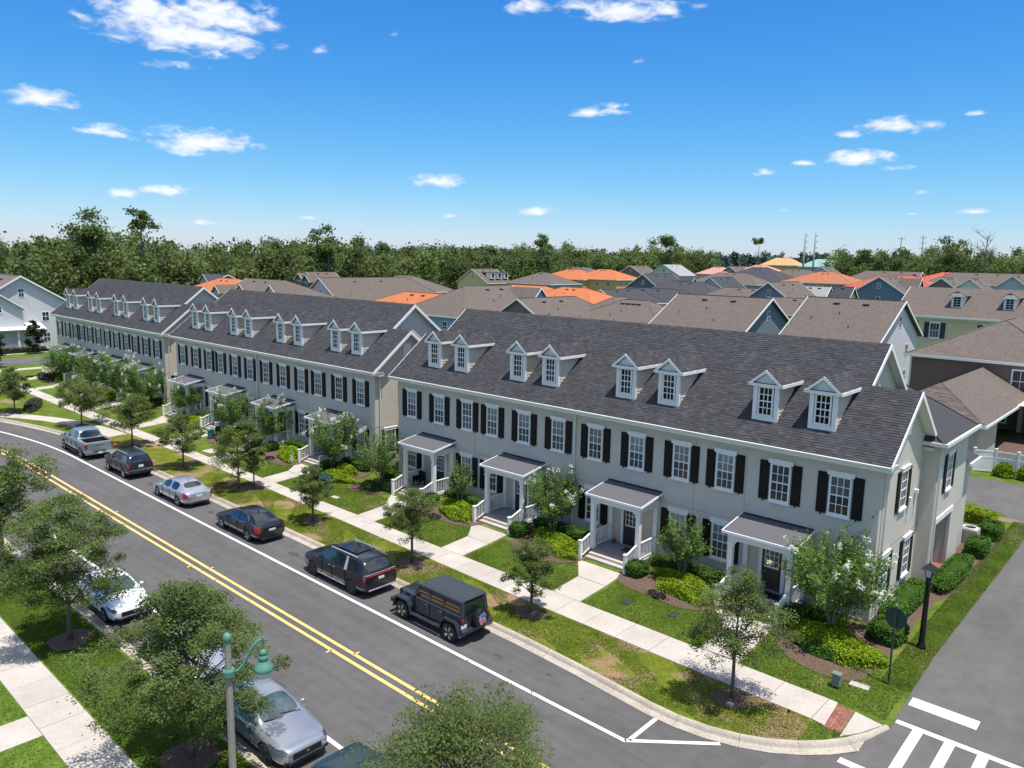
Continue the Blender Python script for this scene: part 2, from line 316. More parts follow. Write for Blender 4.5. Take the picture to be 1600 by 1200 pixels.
# front lawn sheet: from the back of the curb to behind the block
def lawn_edge_x(y): return float(np.interp(y, [-6.5,-4.3,-2.6,0,8,14,18,20.5,22.6], [3.45,3.38,3.32,3.32,3.35,3.4,3.2,2.6,-.6]))
b = MB()
rows = [None,-9.3,-8.3,-7.2,-6.1,-5,-4,-3,-2.6,-1.7,-.8,0,4,8,12,16,20.5,22.6]
cp2 = CP
for i in range(len(cp2)-1):
    (xa, ya), (xb, yb) = cp2[i], cp2[i+1]
    for j in range(len(rows)-1):
        def cl(x, y, r): return max(r, y) if r is not None else y
        y0a, y1a = cl(xa, ya, rows[j]), cl(xa, ya, rows[j+1]); y0b, y1b = cl(xb, yb, rows[j]), cl(xb, yb, rows[j+1])
        if y1a-y0a < 1e-6 and y1b-y0b < 1e-6: continue
        if xb > 3.2:
            X = lambda y: max(xa, lawn_edge_x(y)) if y > -6.6 else xb
            b.quad((xa,y0a,gz(xa,y0a)-.012),(X(y0b),y0b,gz(0,y0b)-.012),(X(y1b),y1b,gz(0,y1b)-.012),(xa,y1a,gz(xa,y1a)-.012))
        else: b.quad((xa,y0a,gz(xa,y0a)-.012),(xb,y0b,gz(0,y0b)-.012),(xb,y1b,gz(0,y1b)-.012),(xa,y1a,gz(xa,y1a)-.012))
b.f = [f for f in b.f]
part('lawn', b, 'grass')['kind'] = 'structure'
for nm, pts in (('back_ground', [(-4000,29.6),(10.5,29.6),(10.5,4000),(-4000,4000)]), ('east_ground', [(10.5,-8.6),(4000,-8.6),(4000,4000),(10.5,4000)]), ('west_ground', [(-4000,-14),(-111.4,-14),(-111.4,29.6),(-4000,29.6)]),
                ('corner_ground', [(-103.6,-30),(-93.5,-30),(-93.5,22.6),(-103.6,22.6)])):
    sheet(nm, pts, .455, 'grass_bright' if nm != 'back_ground' else 'grass')
# verge strip between curb and sidewalk: worn grass; drawn as its own sheet over the lawn
def sf(x): return float(np.interp(x, [-62,-50,-35,-12,0], [-7.55,-7.35,-7.3,-7.9,-7.95])) if x > -62 else -7.55
SR = -6.3
b = MB()
for i in range(len(CP)-1):
    (xa, ya), (xb, yb) = CP[i], CP[i+1]
    if xa < -60 or xb > 1.9: continue
    b.quad((xa,ya,.166),(xb,yb,.166),(xb,sf(xb),.166),(xa,sf(xa),.166))
part('verge', b, 'verge')['kind'] = 'structure'
# curb with gutter pan: 3 m lengths as pieces
def offset_pts(P, d):
    out = []
    for i, p in enumerate(P):
        a = Vector(P[max(i-1, 0)]); c = Vector(P[min(i+1, len(P)-1)]); t = (c-a).normalized(); n = Vector((t.y, -t.x)); out.append((p[0]+n.x*d, p[1]+n.y*d))
    return out
def curb(name, P, label_seg=2, hgt=.155):
    root = link(name, None); root['kind'] = 'structure'
    I0, I1, I2 = offset_pts(P, 0), offset_pts(P, .16), offset_pts(P, .52)
    for s in range(0, len(P)-1, label_seg):
        b = MB(); e = min(s+label_seg, len(P)-1)
        for i in range(s, e):
            def L(k, q):     # shrink piece ends for an open joint
                a = Vector(k[i]); c = Vector(k[i+1]); d = (c-a)
                if q == 0: return a+d*(.006 if i == s else 0)
                return c-d*(.006 if i == e-1 else 0)
            A = [L(I0,0), L(I1,0), L(I2,0)]; B = [L(I0,1), L(I1,1), L(I2,1)]
            za = (hgt+.02, hgt, .012); P0 = []
            prof = lambda Q: [(Q[0].x,Q[0].y,.0),(Q[0].x,Q[0].y,hgt+.02),((Q[0].x*.3+Q[1].x*.7),(Q[0].y*.3+Q[1].y*.7),hgt+.018),(Q[1].x,Q[1].y,hgt-.03),(Q[1].x*.85+Q[2].x*.15,Q[1].y*.85+Q[2].y*.15,.03),(Q[2].x,Q[2].y,.016)]
            a_, c_ = prof(A), prof(B)
            for k in range(5): b.quad(a_[k], a_[k+1], c_[k+1], c_[k])
            if i == s: b.poly(a_)
            if i == e-1: b.poly(c_[::-1])
        part('curb_stone', b, 'curb', root)
    return root
curb('near_curb', [p for p in CP if p[0] > -86])
FC = [(x, -22.2) for x in np.arange(20, -37.1, -1.5)]+[(-38,-22.6),(-39.2,-23.4),(-40,-24.6),(-40.2,-26)]
curb('far_curb', FC)
FC2 = [(-58,-26),(-57.5,-24.4),(-58.4,-23.2),(-60,-22.8)]+[(x, -22.6-off(x)) for x in np.arange(-61.5, -80, -1.5)]
curb('west_curb', FC2[::1])
# south verge and walks
sheet('south_lawn', [(20,-22.2),(-37,-22.2),(-38,-22.6),(-39.2,-23.4),(-40,-24.6),(-40.2,-26),(-40.2,-60),(20,-60)], .158, 'grass_bright')
sheet('driveway', [(-40.2,-27.5),(-57.6,-27.5),(-57.6,-60),(-40.2,-60)], .03, 'concrete')
sheet('west_lawn', [(-58,-26),(-57.5,-24.4),(-58.4,-23.2),(-60,-22.8),(-80,-29.3),(-80,-60),(-58,-60)], .158, 'grass_bright')
def slab_walk(name, quads, z, dz=.0, m='concrete', n='slab', jig=.003):
    root = link(name, None); root['kind'] = 'structure'
    for q in quads:
        b = MB(); c = Vector((sum(p[0] for p in q)/4, sum(p[1] for p in q)/4)); P = []
        for p in q:
            v = Vector(p)-c; v = v*(1-.012/max(v.length, .1)); P.append((c.x+v.x, c.y+v.y))
        e = RND.uniform(-jig, jig)
        top = [(x, y, (z(x, y) if callable(z) else z)+dz+e) for x, y in P]; low = [(x, y, h-.12) for x, y, h in top]
        b.poly(top); 
        for i in range(4): b.quad(low[i], low[(i+1) % 4], top[(i+1) % 4], top[i])
        part(n, b, m, root)
    return root
Q = []
x = 1.35
while x > -88:
    x2 = x-1.62; Q.append([(x2,sf(x2)),(x,sf(x)),(x,SR),(x2,SR)]); x = x2
slab_walk('front_sidewalk', Q, .187)
# ramp to the corner with its brick panel
slab_walk('corner_ramp', [[(1.36,-7.95),(1.83,-8.02),(1.66,-6.32),(1.36,-6.3)],[(2.42,-8.3),(2.85,-7.6),(3.25,-6.62),(2.30,-6.45)]], lambda x, y: .190-.006*(x-1.4))
rp = link('tactile_brick_panel', None); tag(rp, 'reddish brick warning panel set into the corner ramp of the sidewalk', 'brick panel')
for i in range(6):
    for j in range(12):
        b = MB(); x0 = 1.74+i*.105; y0 = -8.10+j*.14; sk = (y0+8.1)*-.07
        b.box(x0+sk+.003, y0+.003, .12, x0+sk+.102, y0+.137, .186-.03*(x0-1.4)+.004+RND.uniform(0,.002)); part('brick', b, 'brick', rp)
# branch of the sidewalk that follows the bend, plus a cross walk on the west side
br = [(-56.5,-7.6),(-60,-7.9),(-64,-8.5),(-67.2,-9.5),(-70.2,-10.9),(-73,-12.7),(-76,-15),(-79,-17.6)]
I = offset_pts(br, 0); J2 = offset_pts(br, -1.55)
slab_walk('curved_sidewalk', [[I[i+1], I[i], J2[i], J2[i+1]] for i in range(len(br)-1)], .193)
slab_walk('west_sidewalk', [[(-100.5,y),(-98.9,y),(-98.9,y+1.6),(-100.5,y+1.6)] for y in np.arange(-14, 20, 1.6)]+[[(-117.5,y),(-115.9,y),(-115.9,y+1.6),(-117.5,y+1.6)] for y in np.arange(-14, 26, 1.6)], .47)
slab_walk('south_sidewalk', [[(x-1.6,-26.05),(x,-26.05),(x,-24.62),(x-1.6,-24.62)] for x in np.arange(6, -36, -1.6)]+[[(-17.45,y-1.6),(-15.95,y-1.6),(-15.95,y),(-17.45,y)] for y in (-26.05,-27.65,-29.25)]+
          [[(-37.2,-26.05),(-34.0,-26.05),(-34.0,-24.62),(-37.2,-24.62)]], .178)
# painted markings
def paint(name, polys, z, m, label=None, cat=None):
    b = MB()
    for p in polys: b.poly([(x, y, z(x, y) if callable(z) else z) for x, y in p])
    return tag(part(name, b, m), kind='structure')
def ln(a, c, w_):
    a, c = Vector(a), Vector(c); t = (c-a).normalized(); n = Vector((-t.y, t.x))*w_/2
    return [tuple(a-n), tuple(c-n), tuple(c+n), tuple(a+n)]
def curved(y, w_, x0, x1):
    xs = list(np.arange(x0, -50, 1.5))+[x1]
    return [[(xs[i], y-w_/2-off(xs[i])), (xs[i+1], y-w_/2-off(xs[i+1])), (xs[i+1], y+w_/2-off(xs[i+1])), (xs[i], y+w_/2-off(xs[i]))] for i in range(len(xs)-1)]
paint('parking_line', curved(-13.15, .15, -84, -2.6)+[ln((-2.66,-13.15),(-.33,-11.13),.15), ln((-2.56,-13.04),(-2.58,-11.05),.15)], .004, 'paint_white')
paint('parking_line_south', [ln((-36,-19.75),(4,-19.75),.15)], .004, 'paint_white')
yl = curved(-15.96, .15, -80, 14)+curved(-16.38, .15, -80, 14)
for x in np.arange(-50, 14, 11.9): yl += [ln((x+.9,-15.98),(x+.9,-15.72),.09), ln((x,-16.36),(x,-16.64),.09)]
paint('yellow_centre_line', yl, .004, 'paint_yellow')
cz = lambda x, y: float(alz(y))+.004 if y > -8.45 else .010
def cw(x0, x1, y0, y1): return [(x0,y0),(x1,y0),(x1,y1),(x0,y1)]
paint('stop_line', [cw(3.5,5.6,-4.74,-4.17)], cz, 'paint_white')
pl = [cw(3.48,5.0,-6.08,-5.86), cw(5.0,7.5,-6.08,-5.86), cw(7.5,10,-6.08,-5.86), cw(2.76,10,-9.4,-9.1)]
for x in (4.03, 4.98, 5.93, 6.88, 7.83): pl += [cw(x,x+.31,-7.2,-6.08), cw(x,x+.31,-8.5,-7.2), cw(x,x+.31,-9.1,-8.5)]
paint('crosswalk', pl, cz, 'paint_white')
# dark seams and stains of the street
b = MB()
b.poly([(1.0,-12.4,.0035),(14,-12.0,.0035),(14,-9.0,.0035),(3.1,-8.45,.0035),(2.9,-8.7,.0035),(2.2,-9.9,.0035),(1.2,-10.9,.0035)])
tag(part('asphalt_patch', b, 'asphalt_pale'), kind='structure')
# draped patches (mulch beds, dry grass)
def drape(name, cx, cy, rx, ry, m, dz=.012, rot=0, seed=0, kind='structure', parent=None, wob=.18):
    r = random.Random(seed); b = MB(); n = 22; rings = (0, .35, .7, .9, 1); ph = [r.uniform(0, 6.28) for _ in range(4)]
    V = []
    for q in rings:
        for j in range(n):
            t = 2*math.pi*j/n; k = q*(1+wob*(math.sin(2*t+ph[0])*.5+math.sin(3*t+ph[1])*.4+math.sin(5*t+ph[2])*.3))
            x, y = rx*k*math.cos(t), ry*k*math.sin(t); X = cx+x*math.cos(rot)-y*math.sin(rot); Y = cy+x*math.sin(rot)+y*math.cos(rot)
            V.append((X, Y, gz(X, Y)+dz+.03*(1-q)*(m == 'mulch')))
    b.add(V, [(i*n+j, i*n+(j+1) % n, (i+1)*n+(j+1) % n, (i+1)*n+j) for i in range(4) for j in range(n)])
    o = part(name, b, m, parent); o['kind'] = kind; return o
# oil drips where cars stand, rubbed tyre marks
for i, (x, y, a, b_) in enumerate([(-24.0,-12.0,.5,.22),(-23.2,-11.7,.35,.16),(-9.3,-12.1,.3,.12),(-41.5,-12.0,.45,.2),(-33.3,-11.9,.4,.18),(-7.0,-11.8,.16,.1),(-8.2,-12.6,.14,.08),(-5.1,-12.2,.12,.08)]):
    b = MB(); r = random.Random(i); b.poly([(x+a*math.cos(t)*r.uniform(.6,1.1), y+b_*math.sin(t)*r.uniform(.6,1.1), .0045) for t in np.linspace(0, 6.28, 15)[:-1]]); tag(part('oil_stain', b, 'oil'), kind='structure')
# ------------------------------------------------------------------ townhouse block
SL = .79; EY, EZ = -.45, 7.45        # front eave line and slope
def rz_(y): return EZ+SL*(y-EY)
def tabs(b, o, ux, vy, wid, slope_len, expo=.145, tab=.24, m=0, rs=None, lift=.014, trim=None):
    """courses of shingle tabs on a plane: o origin at the eave, ux along it, vy up the slope"""
    o = Vector(o); ux = Vector(ux); vy = Vector(vy); nrm = ux.cross(vy).normalized(); rs = rs or RND
    n = int(slope_len/expo)+1
    for i in range(n):
        v0, v1 = i*expo, min((i+1)*expo, slope_len)
        if v1 <= v0: break
        a, z_ = (0, wid) if trim is None else trim(v0/slope_len)
        x = a-rs.uniform(0, tab)
        while x < z_:
            x2 = x+tab*rs.uniform(.75, 1.3); p, q = max(x, a), min(x2, z_)
            if q > p+.01:
                l = lift+rs.choice((0, .004, .01)); t = rs.choice((.78, .85, .92, .96, 1, 1, 1, 1.05, 1.1, 1.18, 1.32))*rs.uniform(.93, 1.07)
                A = o+ux*p+vy*v0+nrm*l; B = o+ux*q+vy*v0+nrm*l; D = o+ux*q+vy*v1+nrm*.003; E_ = o+ux*p+vy*v1+nrm*.003
                b.quad(A, B, D, E_, m, t); b.quad(A-nrm*l, B-nrm*l, B, A, m, t*.8)
            x = x2
def win_meshes(w=.92, h=1.72, mw=.0155):
    """window: origin at sill-left of the opening on the wall plane, looking to -y"""
    f = MB(); c = .075
    f.box(-.0, -.05, 0, c, .02, h); f.box(w-c, -.05, 0, w, .02, h); f.box(c, -.05, h-c, w-c, .02, h); f.box(c, -.05, 0, w-c, .02, c)
    f.box(c, -.035, h*.5-.028, w-c, .01, h*.5+.028)
    for i in (1, 2):
        x = c+(w-2*c)*i/3; f.box(x-mw, -.022, c, x+mw, .0, h*.5-.028); f.box(x-mw, -.03, h*.5+.028, x+mw, -.005, h-c)
    for k in (1, 3):
        z = c+(h-2*c)*k/4; f.box(c, -.024, z-mw, w-c, -.002, z+mw) if k == 1 else f.box(c, -.032, z-mw, w-c, -.007, z+mw)
    lo = MB(); lo.box(c, -.012, c, w-c, -.006, h*.5-.028); up_ = MB(); up_.box(c, -.02, h*.5+.028, w-c, -.014, h-c)
    hd = MB(); hd.box(-.1, -.09, h, w+.1, .02, h+.16); hd.box(-.13, -.11, h+.16, w+.13, .02, h+.2)
    sl_ = MB(); sl_.box(-.04, -.1, -.09, w+.04, .02, 0)
    return [m_.mesh(n, [k]) for m_, n, k in ((f,'window','white'), (lo,'pane','glass'), (up_,'pane','glass_pale'), (hd,'header','white'), (sl_,'sill','white'))]
WM = win_meshes()
DWM = win_meshes(.72, 1.36, .019)
def shutter_mesh(h=1.80, w=.44):
    b = MB(); b.box(0, -.045, 0, w, -.004, h)
    for z0, z1 in ((.08, h*.47), (h*.53, h-.08)): b.box(.06, -.06, z0, w-.06, -.045, z1); 
    b.box(w*.5-.03, -.07, -.07, w*.5+.03, -.03, 0)
    return b.mesh('shutter', ['shutter'])
SM = shutter_mesh()
def ratl(O, x, y, z): return (x-O[0], y-O[1], z-O[2])
def put_window(root, O, x, y, z, rz=0, meshes=WM, shut=(1, 1), w=.92, head=True, rnd=None):
    wn = link('window', meshes[0], root, ratl(O, x, y, z), rz)
    link('pane', meshes[1], wn); link('pane', meshes[2] if RND.random() < .75 else meshes[1], wn, (0, -.0, 0) if True else None)
    if wn.children[-1].data == meshes[1]: wn.children[-1].location = (0, -.008, (1.72 if w > .9 else 1.36)*.5-.047)
    if head: link('header', meshes[3], wn)
    link('sill', meshes[4], wn)
    ca, sa = math.cos(rz), math.sin(rz)
    for k, dx in ((0, -.5), (1, w+.06)):
        if shut[k]: link('shutter', SM, root, ratl(O, x+dx*ca, y+dx*sa, z-.02), rz)
    return wn
XR, XL, XU, XUL = .58, -30.22, -1.42, -28.65     # right wall, left wall, inner (high) gable walls
WX = [-29.25,-26.58,-24.03,-21.88,-19.34,-16.81,-14.26,-11.66,-9.08,-6.765,-4.11,-1.5]
def block(label, dx, far=False):
    O = Vector((-14.8, 5.0, .5)); T = thing('townhouse_block', label, 'townhouses', O+Vector((dx,0,0)), 0, 'grey townhouse blocks along the street')
    P = lambda n, b, m, smooth=False: part(n, b, m, T, -O, smooth=smooth)
    YB, YLB = 10.5, 6.3        # back of the high body, back of the low end bodies
    RY, LY = 5.05, 2.9
    def gable(b, x, y0, y1, yr, zr, dxw, m=0):      # gable end wall slab at x
        zw0, zw1 = rz_(y0), rz_(y0)
        b.prism([(x,y0,.45),(x,y1,.45),(x,y1,zr-SL*(y1-yr)),(x,yr,zr),(x,y0,zr-SL*(yr-y0))], (dxw,0,0), m)
    b = MB()
    b.box(XL, 0, .45, XR, .15, 7.3)                                # front wall
    gable(b, XR, .15, YLB, LY, rz_(LY)-.16, -.15); gable(b, XL, .15, YLB, LY, rz_(LY)-.16, .15)
    b.box(XL+.15, YLB-.15, .45, XR-.15, YLB, 7.2)
    gable(b, XU, .16, YB, RY, rz_(RY)-.16, -.15); gable(b, XUL, .16, YB, RY, rz_(RY)-.16, .15)
    b.box(XUL+.15, YB-.15, .45, XU-.15, YB, 7.2)
    # side wing: solid returns, garage recess open to the side
    b.box(XU, 5.75, .45, 1.2, 5.9, 7.35); b.box(1.05, 5.9, .45, 1.2, 6.55, 7.35); b.box(1.05, 6.55, 3.45, 1.2, 9.35, 7.35); b.box(1.05, 9.35, .45, 1.2, 11.35, 7.35); b.box(XU, 11.2, .45, 1.05, 11.35, 7.35)
    b.box(-1.3, 6.4, .6, -1.2, 9.5, 3.6); b.box(-1.2, 9.38, .6, 1.05, 9.5, 3.5); b.box(-1.2, 6.4, .6, 1.05, 6.52, 3.5); b.box(-1.2, 6.52, 3.4, 1.05, 9.38, 3.5)
    b.box(XR-1.8, 11.35, .45, .95, 13.6, 5.3)
    P('wall', b, 'stucco')
    b = MB(); b.box(XR-.005+.0, .2, .45, XR+.03, YLB-.2, .66); b.box(-30.0, -.03, .45, .3, -.003, .62); P('foundation', b, 'curb')
    b = MB(); b.box(XL, -.012, 3.50, XR-.02, -.004, 3.53); b.box(XR+.004, .02, 3.46, XR+.012, YLB, 3.49); b.box(1.204, 5.8, 3.60, 1.212, 11.3, 3.63)
    for x in (-5.25, -7.85, -15.3, -22.9): b.box(x-.008, -.011, .6, x+.008, -.003, 7.2)
    P('control_joint', b, 'stucco_shade')
    b = MB()
    for i in range(2):
        for j in range(26): b.box(.45-.0+.3*i, 6.56+j*.105, .56, .45+.3*i+.28, 6.56+j*.105+.095, .625+RND.uniform(0,.003), 0)
    b.box(-1.2, 6.53, .5, 1.2, 9.34, .6); P('brick_stoop', b, 'brick')
    b = MB(); b.box(1.2, 6.4, 3.42, 1.25, 9.5, 3.68); P('garage_header', b, 'white')
    b = MB(); b.box(-1.19, 6.9, .63, -1.14, 9.0, 3.2); P('garage_panel', b, 'siding')
    # roof: decks
    b = MB()
    def slope(x0, x1, ya, yb, th=.1):
        za, zb = rz_(ya), rz_(yb); b.prism([(x0,ya,za-.02),(x0,yb,zb-.02),(x0,yb,zb-th-.02),(x0,ya,za-th-.02)], (x1-x0,0,0))
    def bslope(x0, x1, yr, yb, th=.1):
        zr = rz_(yr); zb = zr-SL*(yb-yr); b.prism([(x0,yr,zr-.02),(x0,yb,zb-.02),(x0,yb,zb-th-.02),(x0,yr,zr-th-.02)], (x1-x0,0,0))
    slope(XL-.42, XR+.42, EY, LY); slope(XUL-.3, XU+.36, LY, RY); bslope(XU+.36, XR+.42, LY, 6.55); bslope(XL-.42, XUL-.3, LY, 6.55); bslope(XUL-.3, XU+.36, RY, 10.95)
    roof = P('roof', b, 'shingle_flat')
    sb = MB(); cs = math.sqrt(1+SL*SL); vy = (0, 1/cs, SL/cs); lowl = (LY-EY)*cs; uppl = (RY-LY)*cs
    tabs(sb, (XL-.42, EY, EZ), (1,0,0), vy, XR-XL+.84, lowl); tabs(sb, (XUL-.3, LY, rz_(LY)), (1,0,0), vy, XU-XUL+.66, uppl)
    tag(part('shingles', sb, 'shingle', roof), kind='stuff')
    vb = (0, -1/cs, SL/cs); sb = MB(); ln_ = (6.55-LY)*cs
    tabs(sb, (XR+.42, 6.55, rz_(LY)-SL*(6.55-LY)), (-1,0,0), vb, XR-XU+.06, ln_); tabs(sb, (XUL-.3, 6.55, rz_(LY)-SL*(6.55-LY)), (-1,0,0), vb, XUL-XL+.12, ln_)
    tag(part('shingles', sb, 'shingle', roof), kind='stuff')
    b = MB(); x = XL-.42                                            # ridge caps
    for (x0, x1, y) in ((XUL-.3, XU+.36, RY), (XL-.42, XUL-.3, LY), (XU+.36, XR+.42, LY)):
        z = rz_(y)+.012; x = x0
        while x < x1-.01:
            e = min(x+.24, x1); b.quad((x,y-.14,z-.10),(e,y-.14,z-.112),(e,y,z-.0),(x,y,z+.018), 0, RND.uniform(.7,1.3)); b.quad((x,y,z+.018),(e,y,z),(e,y+.14,z-.112),(x,y+.14,z-.10), 0, RND.uniform(.7,1.3)); x = e
    tag(part('ridge_caps', b, 'shingle', roof), kind='stuff')
    # wing hip roof
    wx1, wy0, wy1, rx = 1.5, 5.45, 11.65, -2.0; ez = 7.5; rr = 9.75; hy = 2.6
    b = MB(); A, B_, C_, D_ = (-6,wy0,ez), (wx1,wy0,ez), (wx1,wy1,ez), (-6,wy1,ez); r0, r1 = (rx, wy0+hy, rr), (rx, wy1-hy, rr)
    b.poly([B_, C_, r1, r0]); b.poly([A, B_, r0]); b.poly([C_, D_, r1]); b.poly([(-6,wy0+.2,ez),r0,r1,(-6,wy1-.2,ez)])
    wr = P('wing_roof', b, 'shingle_flat')
    sb = MB(); q = Vector(r0)-Vector(B_); run = Vector((rx-wx1, 0, rr-ez)); Ls = run.length
    tabs(sb, C_, (0,-1,0), run.normalized(), wy1-wy0, Ls, trim=lambda t: (hy*t, (wy1-wy0)-hy*t))
    tag(part('shingles', sb, 'shingle', wr), kind='stuff')
    b = MB(); b.beam((wx1,wy0,ez+.0), r0, .2, .03); b.beam((wx1,wy1,ez), r1, .2, .03); part('hip_cap', b, 'shingle_flat', wr)
    b = MB(); b.box(1.2, wy0, ez-.22, wx1+.02, wy1, ez-.04); b.box(wx1+.02, wy0-.12, ez-.16, wx1+.14, wy1+.1, ez+.0); b.box(XU+.5, wy0-.12, ez-.16, wx1+.02, wy0, ez); b.box(XR+.4, wy0, ez-.2, wx1, 5.75, ez-.05); P('wing_gutter', b, 'gutter')
    b = MB(); b.poly([(-1.0,11.36,6.3),(1.35,11.36,5.45),(1.35,13.7,5.45),(-1.0,13.7,6.3)]); P('lean_roof', b, ['shingle_flat'])
    b = MB(); b.box(1.35,11.4,5.3,1.45,13.7,5.46); P('lean_gutter', b, 'gutter')
    put_window(T, O, 1.2, 7.5, 4.85, math.pi/2)
    # eaves, gutters, rakes
    b = MB(); b.box(XL-.42, EY, EZ-.26, XR+.42, 0, EZ-.13); b.box(XL-.42, EY-.02, EZ-.26, XR+.42, EY, EZ-.02); P('soffit', b, 'white')
    b = MB(); b.prism([(XL-.45,EY-.02,EZ-.03),(XL-.45,EY-.13,EZ-.03),(XL-.45,EY-.10,EZ-.15),(XL-.45,EY-.02,EZ-.15)], (XR-XL+.9,0,0)); b.prism([(XR+.45,EY-.1,EZ-.14),(XR+.45,.35,EZ-.14),(XR+.45,.35,EZ-.03),(XR+.45,EY-.13,EZ-.03)], (-.03,0,0)); P('gutter', b, 'gutter')
    b = MB()
    def rake(x, ya, yr, yb, w_=.22):
        for y0, y1 in ((ya, yr), (yb, yr)):
            z0 = rz_(yr)-SL*abs(yr-y0); zr_ = rz_(yr); b.prism([(x,y0,z0+.01),(x,y1,zr_+.01),(x,y1,zr_-w_),(x,y0,z0-w_)], (.045,0,0))
    rake(XR+.42, EY, LY, 6.55); rake(XU+.36, LY-.0, RY, 8.6); rake(XUL-.345, LY, RY, 8.6); rake(XL-.465, EY, LY, 6.55)
    for x in (XR, XU):                                             # sloped soffit under the rake
        x1 = (XR+.42) if x == XR else XU+.36; yr = LY if x == XR else RY; ya = EY if x == XR else LY; yb = 6.55 if x == XR else 8.6
        for y0 in (ya, yb):
            z0 = rz_(yr)-SL*abs(yr-y0); zr_ = rz_(yr); b.quad((x,y0,z0-.14),(x1,y0,z0-.14),(x1,yr,zr_-.14),(x,yr,zr_-.14))
    P('rake_trim', b, 'white')
    b = MB()                                                       # eave returns on the gable end
    b.box(XR, -.0, 7.12, XR+.42, .5, 7.3); b.prism([(XR,-.45,7.3),(XR,.55,7.3),(XR,.3,7.42)], (.45,0,0)); b.box(XR, 5.6, 7.05, XR+.42, 6.5, 7.2)
    b.box(XR, 2.55, 8.2, XR+.07, 3.2, 9.2); P('gable_trim', b, 'white')
    for x, y, z0 in ((-15.16,-.08,7.2), (.72,.35,7.2), (1.32,5.85,7.3)):
        b = MB(); b.box(x-.045, y-.04, .45 if x < 0 else .6, x+.045, y+.04, z0-.1); b.beam((x,y,z0-.12), (x,y-.3 if x < 0 else y-.1,z0+.1), .08, .08); P('downspout', b, 'gutter')
    for i, (yy, zz) in enumerate(((3.9,5.05),(4.9,5.2))):
        b = MB(); b.tube([(XR,yy,zz-1.1),(XR+.05,yy,zz-1.0),(XR+.05,yy,zz)], [.025]*3, 6); b.box(XR, yy-.08, zz-.02, XR+.16, yy+.08, zz+.14); P('wall_vent', b, 'white')
    # windows
    for x in WX: put_window(T, O, x, 0, 4.86)
    for i, x in enumerate(WX):
        if i % 3 != 1: put_window(T, O, x-.02, 0, 1.42)
    put_window(T, O, XR, 2.55, 4.86, math.pi/2); put_window(T, O, XR, .85, 1.42, math.pi/2); put_window(T, O, XR, 3.9, 1.42, math.pi/2)
    # dormers
    for k, cx in enumerate((-27.24,-24.75,-20.0,-17.52,-12.43,-9.88,-4.85,-2.26)):
        dormer(T, O, cx)
    for k, cx in enumerate((-26.2,-18.85,-11.22,-3.62)): porch(T, O, cx, k)
    return T
